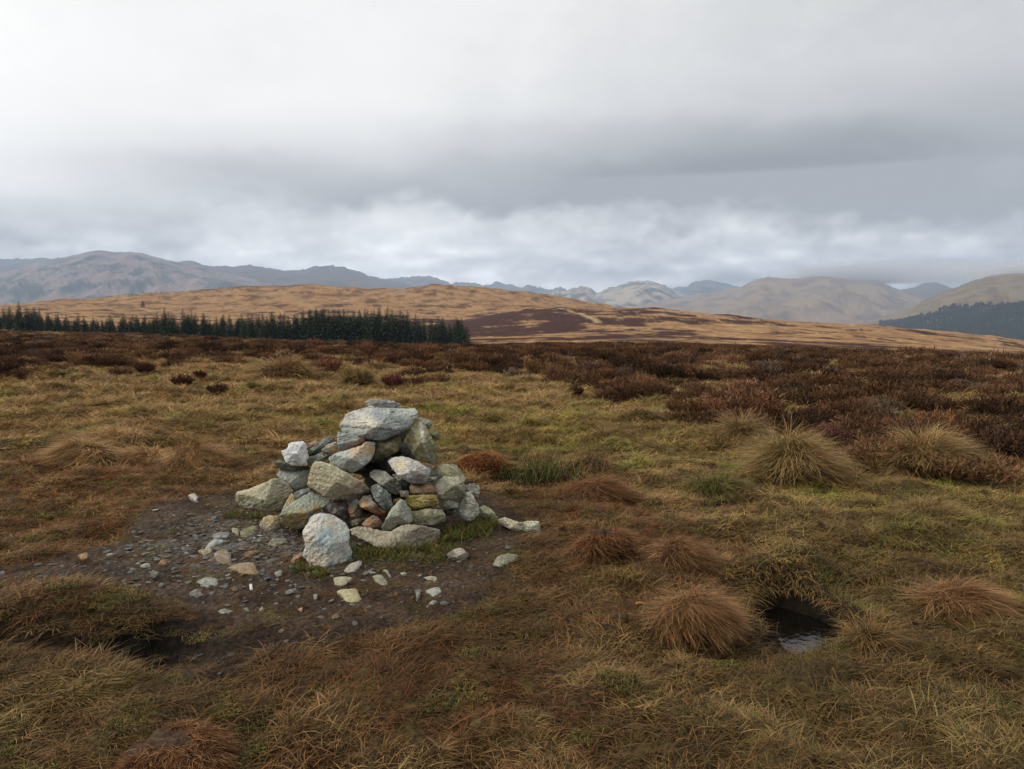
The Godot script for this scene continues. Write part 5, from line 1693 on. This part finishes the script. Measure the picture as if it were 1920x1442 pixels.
func make_bushes() -> void:
	var dark := Color(0.07, 0.032, 0.026)
	var red := Color(0.16, 0.066, 0.045)
	bush("small round black brown heather bush alone on the grass right of centre", 1080, 744, 24, 18, dark, 1)
	bush("dark heather bush at left, larger of a pair on straw grass", 343, 728, 36, 24, dark, 2)
	bush("dark heather bush at left, smaller of a pair on straw grass", 375, 719, 18, 18, dark, 3)
	bush("low dark heather bush right of the pair on straw grass", 408, 740, 40, 20, dark, 4)
	bush("red brown heather bush with bare stems at the left heather edge", 612, 706, 66, 40, red, 5)
	bush("deep red heather bush just above the capstone", 738, 732, 36, 28, Color(0.12, 0.042, 0.034), 6)
	bush("small blackish heather bush between the two tall tussocks", 1588, 862, 42, 34, dark, 7)
	bush("dark heather bush left of the pair, partly hidden in straw", 272, 704, 30, 22, dark, 8)
	bush("yellow green moss cushion showing among the dark right hand heather", 1508, 762, 52, 24, Color(0.24, 0.21, 0.03), 10, "moss_cushion", "moss", "")
	bush("red brown heather bush left of the small blackish one, before the heather", 1560, 842, 56, 44, Color(0.15, 0.07, 0.055), 9)

# spruce: a tapering trunk and whorls of drooping branches with hanging twigs
func spruce_meshes(seed_: int) -> Array:
	var r := RandomNumberGenerator.new()
	r.seed = seed_
	var trunk := Geo.new()
	for j in 7:
		var t := j / 6.0
		for k in 6:
			var a := TAU * k / 6.0
			var w := 0.016 * (1.0 - t * 0.92)
			trunk.vert(Vector3(cos(a) * w, t * 0.985, sin(a) * w), Vector3.UP, Color(0.10, 0.08, 0.065))
	for j in 6:
		for k in 6:
			var k2 := (k + 1) % 6
			trunk.i.append_array(PackedInt32Array([j * 6 + k, j * 6 + k2, j * 6 + 6 + k, j * 6 + k2, j * 6 + 6 + k2, j * 6 + 6 + k]))
	trunk.smooth()
	var g := Geo.new()
	var whorls := 26
	for w in whorls:
		var t := 0.07 + 0.92 * pow(float(w) / whorls, 0.92)
		var reach := 0.185 * pow(1.0 - t, 0.78) * r.randf_range(0.8, 1.15) + 0.012
		var n := 8 if t < 0.7 else 6
		for k in n:
			var a := TAU * (k + r.randf() * 0.7) / n + w * 1.3
			var out := Vector3(cos(a), 0, sin(a))
			var tone := r.randf_range(0.6, 1.35)
			var c := Color(0.030, 0.052, 0.034) * tone
			var long := reach * r.randf_range(0.7, 1.2)
			var p := Vector3(0, t, 0)
			var dir := (out + Vector3.UP * lerpf(-0.1, 0.55, t)).normalized()
			var goal := (out + Vector3.UP * -0.25).normalized()
			g.blade(p, dir, goal, long, long * 0.45, c, c * 1.3, 3, a + PI * 0.5)
			for s in 3:
				var q := p + dir * long * (0.35 + 0.27 * s)
				g.blade(q, (out * 0.6 + Vector3(r.randfn() * 0.5, -0.5, r.randfn() * 0.5)).normalized(), Vector3(0, -1, 0), long * r.randf_range(0.25, 0.5), long * 0.22, c, c * 1.2, 2, r.randf() * TAU)
	g.blade(Vector3(0, 0.93, 0), Vector3.UP, Vector3.UP, 0.075, 0.008, Color(0.03, 0.05, 0.034), Color(0.04, 0.06, 0.04), 2, 0.0)
	return [g.mesh(), trunk.mesh()]

func make_trees() -> void:
	var kinds := []
	for k in 5:
		var m := spruce_meshes(700 + k)
		var o := Node3D.new()
		o.name = "conifer_tree"
		obj("crown", m[0], needle_material, o)
		obj("trunk", m[1], bark_material, o)
		kinds.append(o)
		if k % 2:
			(o.get_child(0) as MeshInstance3D).material_override = needle_light
	var tops := points("-200,575 0,578 20,580 55,578 80,584 110,590 150,592 200,594 245,594 280,590 320,588 360,592 400,594 440,592 480,591 520,590 560,587 600,584 640,583 680,583 720,583 745,584 765,588 785,594 797,603 806,606 815,601 830,597 850,596 868,596 878,606")
	var put := func(k: int, at: Vector3, tall: float, spread: float, label: String) -> void:
		var o: Node3D = (kinds[k] as Node3D).duplicate()
		o.name = numbered("conifer_tree")
		add_child(o)
		o.position = at
		o.rotation = Vector3(rng.randf_range(-0.02, 0.02), rng.randf() * TAU, rng.randf_range(-0.02, 0.02))
		o.scale = Vector3(tall * spread, tall, tall * spread)
		tag(o, label, "tree", "conifers of the small plantation")
	var front := []
	for row in 4:
		var px := -60.0 + row * 5.0
		while px < 874.0:
			var depth := 172.0 + row * 6.5 + rng.randf_range(-2.0, 2.0)
			var here := px + rng.randf_range(-5.0, 5.0)
			px += (12.5 if px > 250.0 else 14.0) * rng.randf_range(0.8, 1.3)
			if here > 787.0 and here < 803.0 and rng.randf() < 0.7:
				continue
			var at := Vector3((here - 960.0) / FOCAL * depth, 0, -depth)
			at.y = ground(at.x, at.z) - 0.4
			var top := spot(here, curve_at(tops, here) + (rng.randf_range(-8.0, 13.0) if row < 4 else rng.randf_range(0.0, 12.0)), depth).y
			var tall := maxf(top - at.y, 3.0)
			if row == 0:
				front.append([here, at, tall])
				continue
			(put as Callable).call(rng.randi() % 5, at, tall, rng.randf_range(1.1, 1.6), ("front" if row == 0 else "middle" if row < 3 else "rear") + " rank spruce of the plantation, " + ("in the low left stretch" if here < 300.0 else "in the broken middle stretch" if here < 520.0 else "in the dense tall stretch" if here < 795.0 else "in the small separate right block"))
	front.sort_custom(func(a, b): return a[0] > b[0])
	for k in front.size():
		var end: String = "th" if (k + 1) % 100 in [11, 12, 13] else ["th", "st", "nd", "rd", "th", "th", "th", "th", "th", "th"][(k + 1) % 10]
		(put as Callable).call(rng.randi() % 5, front[k][1], front[k][2], rng.randf_range(1.1, 1.6), "front rank spruce of the plantation, %d%s counted from its right hand end" % [k + 1, end])
	for t in [[39.0, 563.0, 168.0, "tallest spruce rising above the left end of the plantation"], [310.0, 574.0, 170.0, "tall spruce with a pointed tip above the left middle of the plantation"], [346.0, 577.0, 170.0, "spruce right of the tall pointed one in the plantation"], [362.0, 580.0, 172.0, "slim spruce of the plantation, third of three tall tips"], [208.0, 588.0, 170.0, "spruce standing clear in the low left stretch of the plantation"]]:
		var at := Vector3((float(t[0]) - 960.0) / FOCAL * float(t[2]), 0, -float(t[2]))
		at.y = ground(at.x, at.z) - 0.4
		(put as Callable).call(1, at, spot(t[0], t[1], t[2]).y - at.y, 1.05, t[3])
	var lone := land(268, 577)
	(put as Callable).call(2, lone, 14.0 * -lone.z / FOCAL, 1.7, "small conifer alone on the tan hillside above the plantation")
	for o in kinds:
		(o as Node3D).free()
	# rows of newly planted saplings, dark dots on the far left slope
	var seedling := Geo.new()
	for k in 5:
		seedling.blade(Vector3.ZERO, Vector3(cos(k * 1.26) * 0.3, 1, sin(k * 1.26) * 0.3).normalized(), Vector3.UP, 1.0, 0.5, Color(0.05, 0.06, 0.035), Color(0.06, 0.07, 0.04), 2, k * 1.26)
	var where: Array[Transform3D] = []
	var tint := PackedColorArray()
	for row in 11:
		for k in 90:
			var px := 200.0 + k * 3.6 + row * 1.3
			var depth := 960.0 + row * 26.0
			var at := Vector3((px - 960.0) / FOCAL * depth, 0, -depth + rng.randf_range(-3, 3))
			if wide.get_noise_2d(at.x * 0.02, at.z * 0.02) < -0.12:
				continue
			at.y = ground(at.x, at.z)
			var s := rng.randf_range(0.7, 1.4)
			where.append(Transform3D(Basis.from_euler(Vector3(0, rng.randf() * TAU, 0)).scaled(Vector3(s, s, s)), at))
			tint.append(Color(1, 1, 1))
	var saplings := thing("saplings", Vector3.ZERO)
	tag(saplings, "rows of newly planted dark saplings dotting the left hill slope", "", "", "stuff")
	scatter("trees", seedling.mesh(), needle_material, where, tint, saplings)

func make_pool() -> void:
	var p := pool_at
	var g := Geo.new()
	var y := ground(p.x, p.z) + 0.20
	var mid := g.vert(Vector3(0, 0, 0), Vector3.UP, Color(1, 1, 1))
	for k in 28:
		var a := TAU * k / 28.0
		g.vert(Vector3(cos(a) * 0.34, 0, sin(a) * 0.36), Vector3.UP, Color(1, 1, 1))
	for k in 28:
		g.tri(mid, 1 + k, 1 + (k + 1) % 28)
	var m := StandardMaterial3D.new()
	m.albedo_color = Color(0.045, 0.04, 0.035)
	m.roughness = 0.05
	m.metallic_specular = 0.5
	m.heightmap_enabled = true
	m.heightmap_texture = noise_image(256, 0.02, 3, 0.0, 1.0, 19)
	m.uv1_triplanar = true
	m.uv1_scale = Vector3(3, 3, 3)
	m.heightmap_scale = 0.1
	# long dead blades hang over the hole from its rim
	var hang := Geo.new()
	var r := RandomNumberGenerator.new()
	r.seed = 5
	for k in 700:
		var a := r.randf_range(0.15, PI - 0.15) if k % 5 else r.randf() * TAU
		var at := Vector3(p.x + cos(a) * r.randf_range(0.25, 0.36), 0, p.z - sin(a) * r.randf_range(0.34, 0.5))
		at.y = ground(at.x, at.z) - 0.01
		var inward := (p - at)
		inward.y = 0.0
		inward = inward.normalized()
		var c := OLIVE.lerp(TAN, r.randf()) * r.randf_range(0.5, 1.4)
		hang.blade(at - p, (inward * 0.6 + Vector3(r.randfn() * 0.4, 0.5, r.randfn() * 0.3)).normalized(), (inward * 0.5 + Vector3(r.randfn() * 0.3, -1.1, 0)).normalized(), r.randf_range(0.06, 0.17), 0.0034, c * 0.8, c * 1.3, 4, r.randf() * TAU)
	tag(obj("overhanging_grass", hang.mesh(), blade_material, null, p), "dead blades hanging over the rim of the dark pool", "", "", "stuff")
	tag(obj("water", g.mesh(), m, null, Vector3(p.x, y, p.z)), "small still pool of black bog water in a grassy hole", "", "", "structure")

func make_leaf() -> void:
	var g := Geo.new()
	g.blade(Vector3.ZERO, Vector3(1, 0.6, 0).normalized(), Vector3(1, -0.8, 0).normalized(), 0.05, 0.02, Color(0.5, 0.2, 0.03), Color(0.55, 0.25, 0.05), 4, 1.57)
	var at := land(1192, 1143)
	tag(obj("dead_leaf", g.mesh(), blade_material, null, at + Vector3(0, 0.03, 0)), "small curled orange leaf lying on brown grass right of the cairn", "leaf")

var pool_at: Vector3

func make_dips() -> void:
	pool_at = dip(1490, 1138, 0.23, 0.32, -6.0, -0.30, 2.6)
	dip(1494, 1196, 0.24, 0.16, 0.0, -0.055)
	dip(1478, 1070, 0.34, 0.14, -5.0, 0.16)
	dip(120, 1206, 0.6, 0.17, 12.0, -0.28, 1.6)
	dip(190, 1150, 0.6, 0.15, 12.0, 0.10)
	dip(1010, 888, 0.55, 0.24, -12.0, -0.17, 1.3)
	dip(1382, 948, 0.24, 0.14, 0.0, -0.16, 1.4)
	dip(1308, 1175, 0.24, 0.2, 0.0, 0.05)
	dip(1790, 1390, 0.16, 0.09, -15.0, -0.05)
	dip(100, 900, 1.3, 0.5, 10.0, 0.12)
	dip(230, 960, 1.1, 0.35, 16.0, 0.10)
	dip(1700, 1010, 0.9, 0.4, -5.0, 0.06)
	dip(1240, 800, 1.0, 0.5, 0.0, 0.09)

func _ready() -> void:
	rng.seed = 2024
	wide.seed = 3
	wide.frequency = 1.0
	wide.fractal_octaves = 3
	fine.seed = 9
	fine.frequency = 1.0
	fine.fractal_octaves = 4
	ridge.noise_type = FastNoiseLite.TYPE_SIMPLEX
	ridge.fractal_type = FastNoiseLite.FRACTAL_RIDGED
	ridge.frequency = 1.0
	ridge.fractal_octaves = 4
	single.seed = 21
	single.frequency = 1.0
	single.fractal_type = FastNoiseLite.FRACTAL_NONE
	make_view()
	make_materials()
	make_table()
	make_dips()
	make_masks()
	make_ground()
	make_mountains()
	make_clouds()
	make_trees()
	make_cairn()
	make_ground_stones()
	make_pool()
	make_tussocks()
	make_bushes()
	make_heath()
	make_grass()
	green_fringe("vivid green grass along the foot of the long rough rock", 645, 1036, 850, 1042, 0.20, 3000, 0.07)
	green_fringe("vivid green grass under the right foot of the cairn", 815, 1012, 925, 988, 0.28, 1900, 0.085)
	green_fringe("green moss tuft under the round slab's left corner", 556, 1066, 612, 1082, 0.09, 1100, 0.05)
	green_fringe("green moss tuft under the speckled boulder", 425, 968, 490, 972, 0.08, 900, 0.05)
	make_leaf()
